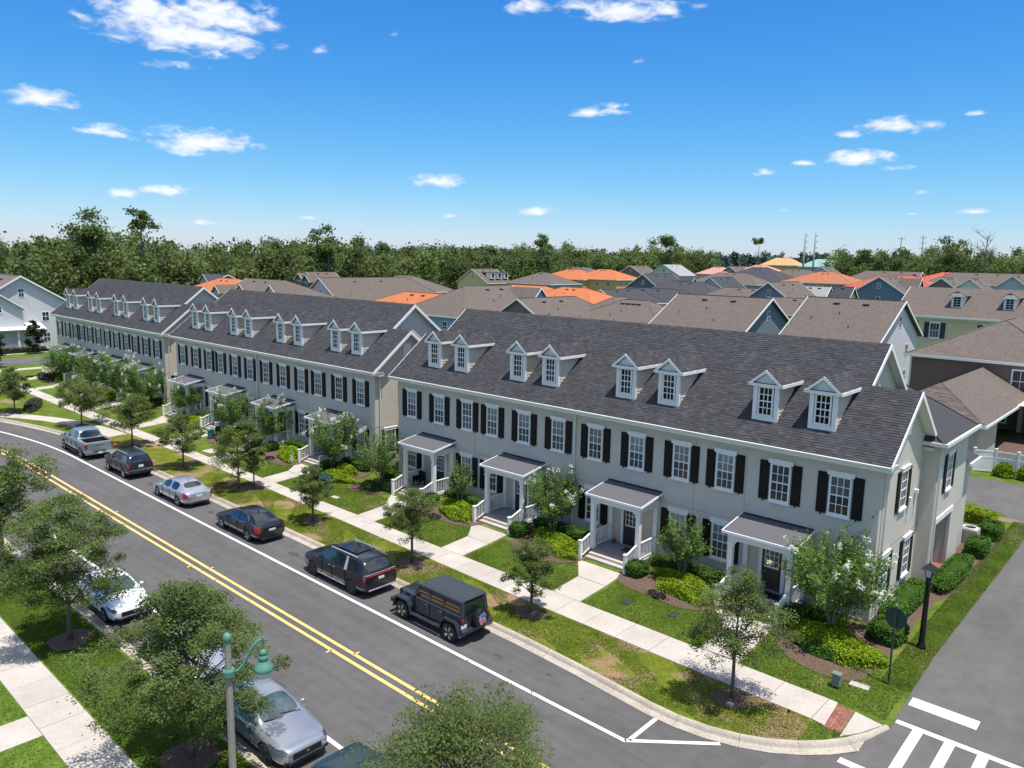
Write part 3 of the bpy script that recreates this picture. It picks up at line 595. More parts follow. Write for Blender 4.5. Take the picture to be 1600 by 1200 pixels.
def dormer(T, O, cx):
    y0 = .57; zb = rz_(y0)-.02; zt = 9.98; hw = .6; dpt = (zt-zb)/SL
    D = MB()
    D.box(-hw, 0, zb, -.40, .1, zt); D.box(.40, 0, zb, hw, .1, zt); D.box(-.40, 0, zb, .40, .1, zb+.26); D.box(-.40, 0, zt-.12, .40, .1, zt)
    d = part('dormer', D, 'white', T, Vector((cx, y0, 0))-O)
    s = MB(); n = 11                                                # lapped siding on the cheeks
    for sx_ in (-1, 1):
        for i in range(n):
            z0 = zb+(zt-zb)*i/n; z1 = zb+(zt-zb)*(i+1)/n; ya, yb = .101, (z0-zb)/SL+.1+.15; yc = (z1-zb)/SL+.25
            x0, x1 = sx_*(hw-.005), sx_*(hw-.028)
            P_ = [(x0,ya,z0),(x0,yc,z0),(x1,yc,z1),(x1,ya,z1)]; P_ = P_ if sx_ > 0 else P_[::-1]; s.poly(P_, 0, 1)
            U = [(x1,ya,z0),(x1,yc,z0),(x0,yc,z0),(x0,ya,z0)]; s.poly(U if sx_ > 0 else U[::-1])
        s.box(sx_*hw-.03 if sx_ > 0 else -hw-.003, -.003, zb, hw+.003 if sx_ > 0 else -hw+.03, .12, zt, 1)
    part('cheek_siding', s, ['siding', 'white'], d)
    wn = link('dormer_window', DWM[0], d, (-.36, .03, zb+.26)); link('pane', bpy.data.meshes['pane_dark_lo'], d, (-.36, .03, zb+.26)); link('pane', bpy.data.meshes['pane_dark_up'], d, (-.36, .03, zb+.26))
    b = MB(); ew, rz = .80, 10.62; ez = zt+.02; fo = -.16; rk = (rz-zb)/SL; ek = (ez-.05-zb)/SL; t = .07
    for s_ in (-1, 1):
        P_ = [(s_*ew,fo,ez-.03),(0,fo,rz),(0,rk+.02,rz),(s_*ew,ek+.12,ez-.03)]; b.poly(P_ if s_ < 0 else P_[::-1])
        b.poly([(p[0],p[1],p[2]-t) for p in (P_ if s_ > 0 else P_[::-1])])
        b.quad(P_[0], P_[3], (P_[3][0],P_[3][1],P_[3][2]-t), (P_[0][0],P_[0][1],P_[0][2]-t))
    rf = part('dormer_roof', b, 'shingle_flat', d)
    sb = MB(); rr = random.Random(5); L = math.hypot(ew, rz-ez+.03)
    for s_ in (-1, 1):
        if s_ > 0: tabs(sb, (ew,fo,ez-.03), (0,1,0), Vector((-ew,0,rz-ez+.03)).normalized(), 3, L, trim=lambda t_: (0, ek-fo+.1+(rk-ek-.1)*t_), rs=rr)
        else: tabs(sb, (-ew,ek+.1,ez-.03), (0,-1,0), Vector((ew,0,rz-ez+.03)).normalized(), 3, L, trim=lambda t_: (-(rk-ek-.1)*t_, ek-fo+.1), rs=rr)
    tag(part('dormer_shingles', sb, 'shingle', d), kind='stuff')
    b = MB()
    b.prism([(-.62,-.02,zt-.02),(.62,-.02,zt-.02),(0,-.02,rz-.14)], (0,.06,0)); b.box(-.62, -.15, zt-.13, .62, .0, zt+.002)
    for s_ in (-1, 1): b.prism([(s_*.82,-.17,ez-.05),(0,-.17,rz+.012),(0,-.17,rz-.14),(s_*.66,-.17,ez-.05)], (0,.05,0))
    for s_ in (-1, 1): b.box(min(s_*.62, s_*.835), -.15, zt-.13, max(s_*.62, s_*.835), ek+.05, zt+.015)
    part('pediment', b, 'white', d); b = MB(); b.box(-.5, -.152, zt+.004, .5, -.03, zt+.02); part('pediment_flashing', b, 'flash', d)
def rail(b, a, c, h=.88, nb=None, zoff=.08):
    a, c = Vector(a), Vector(c); L = (c-a).length; up_ = Vector((0,0,1))
    b.beam(a+up_*h, c+up_*h, .085, .06); b.beam(a+up_*zoff, c+up_*zoff, .05, .05)
    n = nb or max(2, int(L/.13))
    for i in range(1, n):
        p = a+(c-a)*i/n; b.box(p.x-.016, p.y-.016, p.z+zoff+.02, p.x+.016, p.y+.016, p.z+h-.02)
def porch(T, O, cx, k):
    fz = .70; yf = -1.78; hwid = 1.36
    b = MB(); b.box(-1.5, yf, .3, 1.5, -.004, fz-.03); pr = part('porch', b, 'curb', T, Vector((cx,0,0))-O)
    b = MB(); b.box(-1.52, yf-.03, fz-.03, 1.52, -.004, fz); part('porch_floor', b, 'porch_floor', pr)
    for x in (-hwid, hwid):
        b = MB(); b.box(x-.11, yf+.06, fz, x+.11, yf+.28, 3.2); b.box(x-.14, yf+.03, fz, x+.14, yf+.31, fz+.14); b.box(x-.14, yf+.03, 2.98, x+.14, yf+.31, 3.08); part('post', b, 'white', pr)
        b = MB(); b.box(x-.11, -.14, fz, x+.11, -.004, 3.2); part('pilaster', b, 'white', pr)
    b = MB(); zc = 3.2
    b.box(-hwid-.14, yf+.04, zc, hwid+.14, yf+.3, zc+.34)
    for x in (-hwid, hwid): b.box(x-.13, yf+.3, zc, x+.13, -.004, zc+.34)
    for x, s_ in ((-hwid+.11, 1), (hwid-.11, -1)):                  # arched brackets
        pts = [(x,yf+.12,zc)]+[(x+s_*.42*(1-math.cos(t)), yf+.12, zc-.42*(1-math.sin(t))) for t in (0,.35,.7,1.05,1.4)][::1]
        pts = [(x, yf+.12, zc), (x+s_*.42, yf+.12, zc)]+[(x+s_*.42*(1-math.sin(t)), yf+.12, zc-.42*(1-math.cos(t))) for t in (.3,.6,.9,1.2,1.57)]
        b.prism(pts, (0,.1,0))
    b.box(-hwid-.1, yf+.3, zc+.3, hwid+.1, -.004, zc+.33)
    part('entablature', b, 'white', pr)
    b = MB(); y1 = yf-.14; b.prism([(-1.66,y1,3.60),(-1.66,-.004,3.93),(-1.66,-.004,3.86),(-1.66,y1,3.53)], (3.32,0,0)); part('porch_roof', b, 'porch_roof', pr)
    b = MB(); b.box(-1.68, y1-.06, 3.50, 1.68, y1, 3.615)
    for x in (-1.7, 1.66): b.prism([(x,y1-.06,3.50),(x,-.004,3.84),(x,-.004,3.945),(x,y1-.06,3.615)], (.04,0,0))
    part('porch_fascia', b, 'white', pr)
    b = MB(); b.box(-1.62, -.05, 3.93, 1.62, -.004, 4.01); part('flashing', b, 'flash', pr)
    # door with nine lights
    dx = -.1 if k != 0 else .2
    b = MB(); b.box(dx-.46, -.045, fz, dx+.46, -.004, fz+2.06); 
    for i in (0, 1): b.box(dx-.36+.38*i, -.06, fz+.12, dx-.02+.38*i, -.045, fz+.85)
    dr = part('door', b, 'door_dark' if k != 3 else 'door_wood', pr)
    b = MB(); b.box(dx-.34, -.07, fz+1.02, dx+.34, -.046, fz+1.08); b.box(dx-.34, -.07, fz+1.88, dx+.34, -.046, fz+1.94)
    for i in range(4): b.box(dx-.34+i*.213, -.072, fz+1.08, dx-.31+i*.213, -.046, fz+1.88)
    for i in (1, 2): b.box(dx-.31, -.068, fz+1.08+i*.267-.012, dx+.31, -.05, fz+1.08+i*.267+.012)
    part('door_lights', b, 'white', pr)
    b = MB(); b.box(dx-.31, -.056, fz+1.08, dx+.31, -.047, fz+1.88); part('pane', b, 'glass', pr)
    b = MB(); b.box(dx-.62, -.09, fz, dx-.46, -.004, fz+2.2); b.box(dx+.46, -.09, fz, dx+.62, -.004, fz+2.2); b.box(dx-.62, -.09, fz+2.06, dx+.62, -.004, fz+2.24); part('door_surround', b, 'white', pr)
    # side rails, stair, stair rails
    for x in (-hwid, hwid):
        b = MB(); rail(b, (x, yf+.28, fz), (x, -.14, fz)); part('porch_railing', b, 'white', pr)
    gzs = .36
    for i, z in enumerate((.588, .474)):
        b = MB(); b.box(-1.25, yf-.03-.3*(i+1), .25, 1.25, yf-.03-.3*i, z); part('step', b, 'concrete', pr)
    for x in (-hwid, hwid):
        b = MB(); rail(b, (x, yf+.06, fz+.0), (x, yf-.82, gzs+.04), h=.86); part('stair_railing', b, 'white', pr)
        b = MB(); b.box(x-.075, yf-.95, .3, x+.075, yf-.8, 1.3); b.box(x-.095, yf-.97, 1.3, x+.095, yf-.78, 1.36); part('newel_post', b, 'white', pr)
# dormer panes are dark glass
for nm, src in (('pane_dark_lo', DWM[1]), ('pane_dark_up', DWM[2])):
    m_ = src.copy(); m_.name = nm; m_.materials.clear(); m_.materials.append(MT['glass_dark'])
B1 = block('nearest long grey townhouse block, at the right, its end wall beside the alley', 0)
B2 = copy_tree(B1); B2.location.x -= 33.35; B2['label'] = 'middle grey townhouse block, between the nearest and the farthest block of the row'
B3 = copy_tree(B1); B3.location.x -= 66.7; B3['label'] = 'farthest grey townhouse block of the row, at the left, beside the cross street'
def door_walk(i, cx0, bx):
    c = cx0+bx; q0 = [(c-.15,SR+.0),(c+1.45,SR),(c+1.42,-4.3),(c-.2,-4.3)]; q1 = [(c-.2,-4.28),(c+1.42,-4.28),(c+1.32,-2.75),(c-1.42,-2.75)]
    b = MB(); root = None
    return [q0, q1]
Qs = []
for dx in (0, -33.35, -66.7):
    for cx in (-26.2,-18.85,-11.22,-3.62):
        if cx+dx > -93: Qs += door_walk(0, cx, dx)
def wz(x, y): return gz(x, max(y,-6.2))+.016 
slab_walk('entry_walks', Qs, wz)
for k, cx in enumerate((-11.22,)):
    b = MB(); b.box(-.45,-.28,0,.45,.28,.02); tag(part('doormat', b, 'dark_lid', None, (cx+.35,-.62,.702), .1), 'small dark red doormat on the third porch from the left of the nearest block', 'doormat')
b = MB(); b.box(-.5,-.3,0,.5,.3,.02); tag(part('doormat', b, 'black', None, (-3.3,-.7,.702), 0), 'black doormat before the brown door of the porch nearest the alley', 'doormat')
# ------------------------------------------------------------------ vehicles
def paintm(k, c, metal=.3, rough=.25, coat=.6): dm(k, c, rough, .02, .5, metal=metal, coat=coat, spec=.5)
paintm('p_teal_grey', (.20,.26,.27)); paintm('p_darkgrey', (.022,.025,.026)); paintm('p_silver', (.42,.44,.47), .6); paintm('p_black', (.010,.011,.014)); paintm('p_vanblack', (.013,.014,.021)); paintm('p_jeep', (.030,.042,.055))
paintm('p_white', (.72,.73,.76), .1); paintm('p_silver2', (.33,.35,.38), .6); paintm('p_darkteal', (.014,.035,.040))
dm('tyre', (.014,.014,.014), .85, .15, 8); dm('rim', (.45,.44,.43), .3, .05, 3, metal=.8); dm('rim_dark', (.05,.05,.052), .4, .1, 3, metal=.6); dm('carglass', (.012,.016,.02), .04, .1, 2, spec=.8, coat=.5)
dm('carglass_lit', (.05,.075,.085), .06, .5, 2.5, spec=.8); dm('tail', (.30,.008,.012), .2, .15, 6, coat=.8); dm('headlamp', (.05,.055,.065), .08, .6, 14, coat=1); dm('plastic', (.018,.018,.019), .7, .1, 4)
dm('chrome', (.65,.65,.66), .12, metal=1); dm('plate', (.62,.66,.62), .5, .1, 20); dm('bedliner', (.006,.006,.007), .9); dm('hardtop', (.032,.040,.048), .75, .08, 3, bump=.2, bscale=200)
dm('sticker_blue', (.10,.22,.42), .5, .5, 9); dm('sticker_pink', (.48,.22,.27), .5, .5, 9)
def wheel_meshes(r=.34, w=.23, rimk='rim', spokes=5):
    t = MB(); t.lathe([(r*.62,-w/2),(r*.93,-w/2),(r,-w*.36),(r,w*.36),(r*.93,w/2),(r*.62,w/2)], 24, ax='y')
    m = MB(); R_ = r*.66
    m.lathe([(R_,-w*.46),(R_*.93,-w*.5),(R_*.9,-w*.40),(R_*.88,-w*.28)], 24, ax='y', m=0)
    d = MB(); d.lathe([(R_*.9,-w*.22),(.01,-w*.22)], 20, ax='y'); m.add(d.v, d.f, 1)
    for i in range(spokes):
        a = 2*math.pi*i/spokes; c, s = math.cos(a), math.sin(a)
        for q in ((-.5, .5) if spokes == 5 else (0,)):
            b2 = a+q*.28; m.beam((c*R_*.15, -w*.38, s*R_*.15), (math.cos(b2)*R_*.93, -w*.43, math.sin(b2)*R_*.93), .05 if spokes == 5 else .06, .04, 0)
    m.lathe([(R_*.22,-w*.44),(R_*.2,-w*.30)], 12, ax='y', m=0)
    return t.mesh('wheel', ['tyre'], True), m.mesh('rim', [rimk, 'tyre'])
WH = {k: wheel_meshes(.34, .23, *a) for k, a in dict(a=('rim',5), b=('rim_dark',5), c=('rim',10)).items()}
def add_wheels(T, xs, hw, r=.34, k='a', w=.23):
    t, m = WH[k]; s = r/.34
    for x in xs:
        for sd_ in (-1, 1):
            o = link('wheel', t, T, (x, sd_*(hw-w/2), r), 0, (s, w/.23, s)); 
            if sd_ > 0: o.rotation_euler.z = math.pi
            link('rim', m, o)
def loft(T, st, glass, hw, wheels, wr, paint_k, tails=(), heads=(), cut=None, roofk=None, dark_rows=(), lvl=2, gk='carglass'):
    b = MB(); n = len(st); Lx = st[-1][0]
    half = []
    for x, h, zl, zb, zs, zc, rw in st:
        half.append([(0,zl),(h*.8,zl),(h*.97,zl+.1),(h,zl+(zb-zl)*.55),(h*.985,zb-.04),(h*.93,zb+.015),(rw,zs),(rw*.9,zs+(zc-zs)*.55),(0,zc)])
    K = 9; V = []
    for i, (x, *_r) in enumerate(st):
        V += [(x-Lx/2, -y, z) for y, z in half[i]]+[(x-Lx/2, y, z) for y, z in half[i][1:-1][::-1]]
    W_ = 16; F = []; Mi = []
    for i in range(n-1):
        for j in range(W_):
            j2 = (j+1) % W_; F.append((i*W_+j, (i+1)*W_+j, (i+1)*W_+j2, i*W_+j2)); row = j if j < 8 else 15-j
            m = 0
            if row in (0,): m = 2
            if row == 5 and i in glass['side']: m = 1
            if row == 7 and (i in glass['front'] or i in glass['rear']): m = 1
            if (i, row) in tails: m = 3
            if (i, row) in heads: m = 4
            if (i, row) in dark_rows: m = 2
            if roofk and row >= 6 and i in roofk: m = 5
            F[-1] = F[-1]; Mi.append(m)
    F.append(tuple(range(W_))); Mi.append(0); F.append(tuple((n-1)*W_+j for j in range(W_))[::-1]); Mi.append(0)
    me = bpy.data.meshes.new('body_src'); me.from_pydata(V, [], F); me.polygons.foreach_set('material_index', Mi)
    for k in range(6): me.materials.append(None)
    import bmesh
    bm = bmesh.new(); bm.from_mesh(me); bmesh.ops.recalc_face_normals(bm, faces=bm.faces)
    cl_ = bm.edges.layers.float.new('crease_edge')
    for e in bm.edges:
        ms = {f.material_index for f in e.link_faces}
        if len(ms) > 1: e[cl_] = .9
    bm.to_mesh(me); bm.free()
    o = bpy.data.objects.new('tmp_body', me); C.objects.link(o)
    s = o.modifiers.new('s', 'SUBSURF'); s.levels = s.render_levels = lvl
    cb = MB()
    for x in wheels:
        for q in (-1, 1):
            t = MB(); y0 = hw-.30; t.lathe([(wr+.05, y0),(wr+.05, hw+.3)], 28, ax='y'); cb.add([(v[0]+x, v[1]*q, v[2]+wr-.01) for v in t.v], [f[::-1] if q > 0 else f for f in t.f], 2)
    if cut: cb.box(*cut, 2)
    cm = cb.mesh('cut', ['black', 'black', 'black']); bm = bmesh.new(); bm.from_mesh(cm); bmesh.ops.recalc_face_normals(bm, faces=bm.faces); bm.to_mesh(cm); bm.free()
    co = bpy.data.objects.new('tmp_cut', cm); C.objects.link(co)
    bo = o.modifiers.new('b', 'BOOLEAN'); bo.object = co; bo.operation = 'DIFFERENCE'; bo.solver = 'EXACT'
    dg = bpy.context.evaluated_depsgraph_get(); dg.update(); res = bpy.data.meshes.new_from_object(o.evaluated_get(dg))
    bpy.data.objects.remove(o); bpy.data.objects.remove(co)
    names = ['body', 'window', 'underbody', 'tail_light', 'headlight', 'roof_panel']; mats = [paint_k, gk, 'plastic', 'tail', 'headlamp', 'black']
    body = None
    for k in range(6):
        bm = bmesh.new(); bm.from_mesh(res); dl = [f for f in bm.faces if f.material_index != k]
        if len(dl) == len(bm.faces): bm.free(); continue
        bmesh.ops.delete(bm, geom=dl, context='FACES')
        # islands -> separate panes and lamps
        isl = []; seen = set()
        for f in bm.faces:
            if f.index in seen: continue
            st_ = [f]; seen.add(f.index); cur = []
            while st_:
                g = st_.pop(); cur.append(g)
                for e in g.edges:
                    for h_ in e.link_faces:
                        if h_.index not in seen: seen.add(h_.index); st_.append(h_)
            isl.append([g.index for g in cur])
        if k in (0, 2, 5): isl = [sum(isl, [])]
        for ids in isl:
            if len(ids) < 3 and k: continue
            b2 = bm.copy(); b2.faces.ensure_lookup_table(); ks = set(ids); bmesh.ops.delete(b2, geom=[f for f in b2.faces if f.index not in ks], context='FACES')
            for f in b2.faces: f.smooth = True; f.material_index = 0
            mm = bpy.data.meshes.new(names[k]); b2.to_mesh(mm); b2.free(); mm.materials.append(MT[mats[k]]); mm.set_sharp_from_angle(angle=math.radians(38))
            ob = link(names[k], mm, T)
            if k == 0: body = ob
        bm.free()
    return body
def bx(T, name, k, *box, bev=0, rz=0):
    b = MB(); b.box(*box); o = part(name, b, k, T)
    if bev: md = o.modifiers.new('bevel', 'BEVEL'); md.width = bev; md.segments = 2
    return o
def mirrors(T, x, z, hw, k):
    for q in (-1, 1):
        b = MB(); v = []
        b.lathe([(.02,-.09),(.075,-.06),(.09,0),(.075,.06),(.02,.09)], 10, ax='y'); b.v = [(p[0]*.75+x, p[1]+q*(hw+.05), p[2]*.85+z) for p in b.v]
        part('mirror', b, k, T, smooth=True)
def handles(T, xs, z, hw, k):
    for x in xs:
        for q in (-1, 1): bx(T, 'door_handle', k, x-.08, q*hw-.02, z-.015, x+.08, q*hw+.02, z+.015)
def seams(T, xs, z0, z1, hw):
    b = MB()
    for x in xs:
        for q in (-1, 1): b.box(x-.007, q*hw-.012, z0, x+.007, q*hw+.004, z1)
    part('door_seam', b, 'black', T)
SEDAN = [(0,.58,.36,.54,.57,.60,.45),(.07,.76,.24,.62,.66,.70,.60),(.3,.87,.19,.70,.75,.80,.70),(.8,.91,.19,.79,.85,.90,.74),(1.28,.92,.19,.87,.92,.97,.76),(1.42,.92,.19,.89,.95,1.0,.77),(1.8,.92,.19,.905,1.17,1.22,.69),(2.2,.92,.19,.915,1.35,1.42,.60),
 (2.72,.92,.19,.93,1.40,1.45,.58),(2.82,.92,.19,.93,1.40,1.45,.58),(3.4,.92,.19,.945,1.37,1.43,.57),(3.68,.92,.19,.955,1.29,1.37,.57),(4.2,.91,.22,.98,1.08,1.14,.66),(4.5,.89,.25,.99,1.04,1.08,.68),(4.72,.86,.29,.95,.99,1.03,.63),(4.85,.72,.38,.80,.84,.87,.52)]
SG = dict(side=(6,7,9,10), front=(5,6), rear=(11,))
def sedan(label, loc, rz, paint_k, L=4.85, wb=2.82, wk='a', r=.335, roofk=None, chrome=True, gk='carglass', front=False):
    T = thing('parked_car', label, 'car', loc, rz)
    s = L/4.85; st = [(a*s,)+tuple(q) for a, *q in SEDAN]; xf = -L/2+.98*s; xr = xf+wb
    loft(T, st, SG, .92, (xf, xr), r, paint_k, tails=((13,3),(13,4),(14,4),(14,3)), heads=((1,4),(1,5),(2,4)) if front else ((1,3),(1,4),(0,4)), roofk=roofk, gk=gk)
    add_wheels(T, (xf, xr), .915, r, wk); mirrors(T, -L/2+1.75*s, .98, .92, paint_k); handles(T, (.08, 1.02), .82, .915, paint_k if not chrome else 'chrome'); seams(T, (-.62, .32, 1.2), .35, .9, .917)
    bx(T, 'licence_plate', 'plate', L/2-.075, -.2, .66, L/2-.005, .2, .8); bx(T, 'rear_bumper', 'plastic', L/2-.16, -.62, .24, L/2-.01, .62, .36, bev=.03)
    bx(T, 'grille', 'black', -L/2-.005, -.5, .40, -L/2+.1, .5, .60, bev=.02); bx(T, 'intake', 'black', -L/2+.0, -.62, .24, -L/2+.12, .62, .33, bev=.02)
    if front:
        for i in range(5): bx(T, 'grille_bar', 'rim_dark', -L/2-.015, -.47, .42+.035*i, -L/2+.0, .47, .43+.035*i)
        b = MB()
        b.beam((-L/2+1.36*s,-.62,.99),(-L/2+1.52*s,.02,1.06),.02,.012); b.beam((-L/2+1.36*s,0,1.02),(-L/2+1.5*s,.6,1.05),.02,.012); part('wiper', b, 'black', T)
        bx(T, 'badge', 'chrome', -L/2-.022, -.05, .50, -L/2-.002, .05, .57)
        for q in (-1, 1): bx(T, 'fog_light', 'black', -L/2+.05, q*.66-.1, .28, -L/2+.16, q*.66+.1, .38, bev=.02)
    if chrome:
        b = MB()
        for q in (-1, 1): b.tube([(-.95*s,q*.865,.945),(1.1,q*.86,.98),(1.38,q*.80,1.10),(1.2,q*.64,1.33),(.3,q*.60,1.425),(-.3,q*.64,1.385)], [.012]*6, 5)
        part('window_trim', b, 'chrome', T)
    b = MB(); b.prism([(.95,-.012,1.43),(1.08,-.012,1.41),(1.1,-.012,1.49)], (0,.024,0)); part('antenna_fin', b, paint_k, T)
    return T
sedan('silver four-door sedan parked on the far curb between the dark SUV and the black sedan', (-37.05,-11.92,0), 0, 'p_silver', 4.85, 2.80, 'a', chrome=False)
sedan('glossy black sedan with chrome window trim, parked between the silver sedan and the minivan', (-28.72,-11.90,0), 0, 'p_black', 4.92, 2.83, 'a')
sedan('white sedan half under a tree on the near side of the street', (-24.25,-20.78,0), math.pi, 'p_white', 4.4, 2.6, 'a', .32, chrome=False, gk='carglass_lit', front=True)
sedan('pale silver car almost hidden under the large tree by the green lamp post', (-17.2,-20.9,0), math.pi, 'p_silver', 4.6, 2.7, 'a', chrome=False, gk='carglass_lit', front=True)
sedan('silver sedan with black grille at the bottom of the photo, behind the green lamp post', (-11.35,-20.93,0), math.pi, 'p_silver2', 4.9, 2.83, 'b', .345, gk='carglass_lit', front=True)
# minivan
VAN = [(0,.62,.40,.70,.74,.77,.5),(.08,.82,.26,.82,.86,.90,.68),(.35,.93,.20,.92,.97,1.01,.78),(.85,.985,.20,1.0,1.05,1.09,.82),(1.15,.99,.20,1.04,1.08,1.12,.84),(1.25,.99,.20,1.05,1.10,1.15,.84),(1.75,.99,.20,1.08,1.38,1.44,.78),(2.15,.99,.20,1.10,1.58,1.66,.72),
 (2.7,.99,.20,1.11,1.66,1.73,.71),(3.62,.99,.20,1.12,1.66,1.74,.70),(3.80,.99,.20,1.12,1.655,1.74,.70),(4.55,.985,.22,1.14,1.62,1.71,.70),(4.72,.98,.24,1.14,1.56,1.66,.70),(5.00,.95,.28,1.10,1.16,1.22,.80),(5.10,.93,.32,.95,1.0,1.05,.80),(5.15,.86,.40,.75,.8,.82,.74)]
def van():
    T = thing('parked_minivan', 'black three-row minivan with silver roof rails, parked right behind the boxy dark off-roader', 'minivan', (-19.48,-11.87,0), 0)
    xf, xr = -1.56, 1.54
    loft(T, VAN, dict(side=(6,7,8,10), front=(5,6), rear=(12,)), .99, (xf, xr), .36, 'p_vanblack', tails=((13,4),(13,3),), heads=((1,4),(1,3)))
    add_wheels(T, (xf, xr), .985, .36, 'b', .24); mirrors(T, -.95, 1.15, .99, 'p_vanblack'); handles(T, (-.1,.22), .98, .99, 'rim'); seams(T, (-.75,.05,1.1), .4, 1.05, .99)
    for q in (-1, 1):
        b = MB(); b.beam((-.35,q*.66,1.725),(1.7,q*.66,1.74),.05,.04); part('roof_rail', b, 'metal_lt', T)
        b = MB(); b.prism([(1.04,q*.965,1.10),(1.24,q*.965,1.10),(1.15,q*.735,1.655),(1.02,q*.735,1.655)], (0,q*.03,0)); part('pillar_trim', b, 'metal_lt', T)
        bx(T, 'sill_trim', 'metal_lt', -1.12, q*.985-.012, .33, 1.1, q*.985+.012, .39)
    bx(T, 'licence_plate', 'plate', 2.5, -.16, .78, 2.565, .16, .93); bx(T, 'bumper_trim', 'metal_lt', 2.48, -.72, .36, 2.59, .72, .43, bev=.02); bx(T, 'light_bar', 'tail', 2.4, -.78, 1.02, 2.56, .78, 1.07, bev=.015); bx(T, 'tailgate_trim', 'metal_lt', 2.36, -.84, 1.10, 2.50, .84, 1.12)
    bx(T, 'roof_glass', 'carglass', -.3, -.45, 1.735, 1.3, .45, 1.775, bev=.01)
van()
SUV = [(0,.7,.45,.85,.88,.92,.6),(.07,.82,.34,.98,1.01,1.04,.72),(.3,.86,.28,1.03,1.06,1.09,.76),(.8,.88,.26,1.05,1.08,1.12,.77),(1.15,.88,.26,1.06,1.10,1.14,.78),(1.22,.88,.26,1.07,1.12,1.16,.78),(1.5,.88,.26,1.08,1.38,1.44,.73),(1.75,.88,.26,1.08,1.58,1.64,.68),
 (2.35,.88,.26,1.09,1.62,1.69,.67),(2.45,.88,.26,1.09,1.62,1.69,.67),(3.15,.88,.26,1.10,1.61,1.69,.67),(3.25,.88,.26,1.10,1.61,1.69,.67),(3.95,.88,.28,1.11,1.58,1.66,.66),(4.10,.88,.30,1.11,1.52,1.60,.66),(4.32,.86,.34,1.06,1.14,1.18,.76),(4.38,.84,.38,.85,.9,.93,.74),(4.41,.78,.44,.7,.74,.76,.68)]
def suv(name, label, loc, rz, pk, rails=True, gk='carglass'):
    T = thing(name, label, 'SUV', loc, rz); xf, xr = -1.33, 1.33
    loft(T, SUV, dict(side=(6,7,9,11), front=(5,6), rear=(13,)), .88, (xf, xr), .35, pk, tails=((13,4),(14,4),(14,3)), heads=((1,4),(1,3)), gk=gk)
    add_wheels(T, (xf, xr), .885, .35, 'c', .22); mirrors(T, -.85, 1.18, .88, 'p_black'); handles(T, (-.02,.8), .98, .88, 'plastic'); seams(T, (-.75,.22,1.0), .4, 1.02, .882)
    for q in (-1, 1):
        b = MB(); b.beam((-.35,q*.6,1.70),(1.5,q*.6,1.70),.04,.04); part('roof_rail', b, 'metal_lt' if rails else 'plastic', T); bx(T, 'side_moulding', 'rim', -.85, q*.885-.01, .52, .9, q*.885+.012, .56)
    bx(T, 'licence_plate', 'plate', 2.12, -.16, .82, 2.205, .16, .97); bx(T, 'rear_bumper', 'plastic', 2.05, -.8, .40, 2.24, .8, .60, bev=.04); bx(T, 'bumper_trim', 'rim', 2.1, -.8, .63, 2.23, .8, .66)
    return T
suv('parked_suv', 'small dark grey SUV parked directly behind the grey-green pickup truck', (-45.35,-11.9,0), 0, 'p_darkgrey')
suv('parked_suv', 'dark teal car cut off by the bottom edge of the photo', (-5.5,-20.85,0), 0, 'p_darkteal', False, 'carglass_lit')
PU = [(0,.8,.5,.95,.98,1.0,.7),(.07,.93,.42,1.08,1.11,1.13,.82),(.35,.98,.36,1.16,1.19,1.22,.86),(1.2,1.0,.34,1.20,1.24,1.28,.87),(1.5,1.0,.34,1.21,1.25,1.29,.87),(1.6,1.0,.34,1.21,1.27,1.31,.87),(1.9,1.0,.34,1.22,1.58,1.63,.78),(2.2,1.0,.34,1.22,1.82,1.88,.72),
 (2.75,1.0,.34,1.23,1.88,1.94,.71),(2.85,1.0,.34,1.23,1.88,1.94,.71),(3.65,1.0,.34,1.24,1.86,1.92,.70),(3.80,1.0,.34,1.24,1.80,1.88,.70),(4.05,1.0,.34,1.24,1.29,1.32,.9),(4.15,1.0,.36,1.24,1.28,1.30,.92),(5.6,.99,.38,1.26,1.30,1.31,.92),(5.80,.98,.40,1.26,1.30,1.31,.92),(5.83,.97,.5,1.2,1.24,1.25,.9)]
def pickup():
    T = thing('parked_pickup', 'grey-green crew-cab pickup truck with an open black bed, the leftmost vehicle on the far curb', 'pickup truck', (-53.35,-11.9,0), math.radians(-1))
    xf, xr = -1.85, 1.8
    loft(T, PU, dict(side=(6,7,9,10), front=(5,6), rear=(11,)), 1.0, (xf, xr), .41, 'p_teal_grey', tails=(), heads=((1,4),(1,3)), cut=(1.28,-.80,.85,2.80,.80,2.6))
    add_wheels(T, (xf, xr), 1.0, .41, 'a', .27); mirrors(T, -1.15, 1.36, 1.02, 'p_black'); handles(T, (-.1,.9), 1.08, 1.0, 'p_teal_grey'); seams(T, (-1.0,-.1,.9,1.18), .5, 1.18, 1.0)
    bx(T, 'bed_liner', 'bedliner', 1.27,-.81,.84,2.81,.81,.88)
    for q in (-1, 1): bx(T, 'tail_light', 'tail', 2.62, q*.9-.08, .86, 2.935, q*.9+.08, 1.22, bev=.03); bx(T, 'side_step', 'plastic', -1.2, q*1.0-.06, .32, 1.1, q*1.0+.02, .38)
    bx(T, 'rear_bumper', 'chrome', 2.78, -.98, .42, 3.06, .98, .64, bev=.04); bx(T, 'bumper_pad', 'plastic', 2.8,-.45,.60,3.07,.45,.66); bx(T, 'licence_plate', 'plate', 3.04,-.16,.46,3.085,.16,.6); bx(T, 'tailgate_handle', 'p_teal_grey', 2.9,-.3,1.08,2.94,.3,1.2, bev=.02)
pickup()
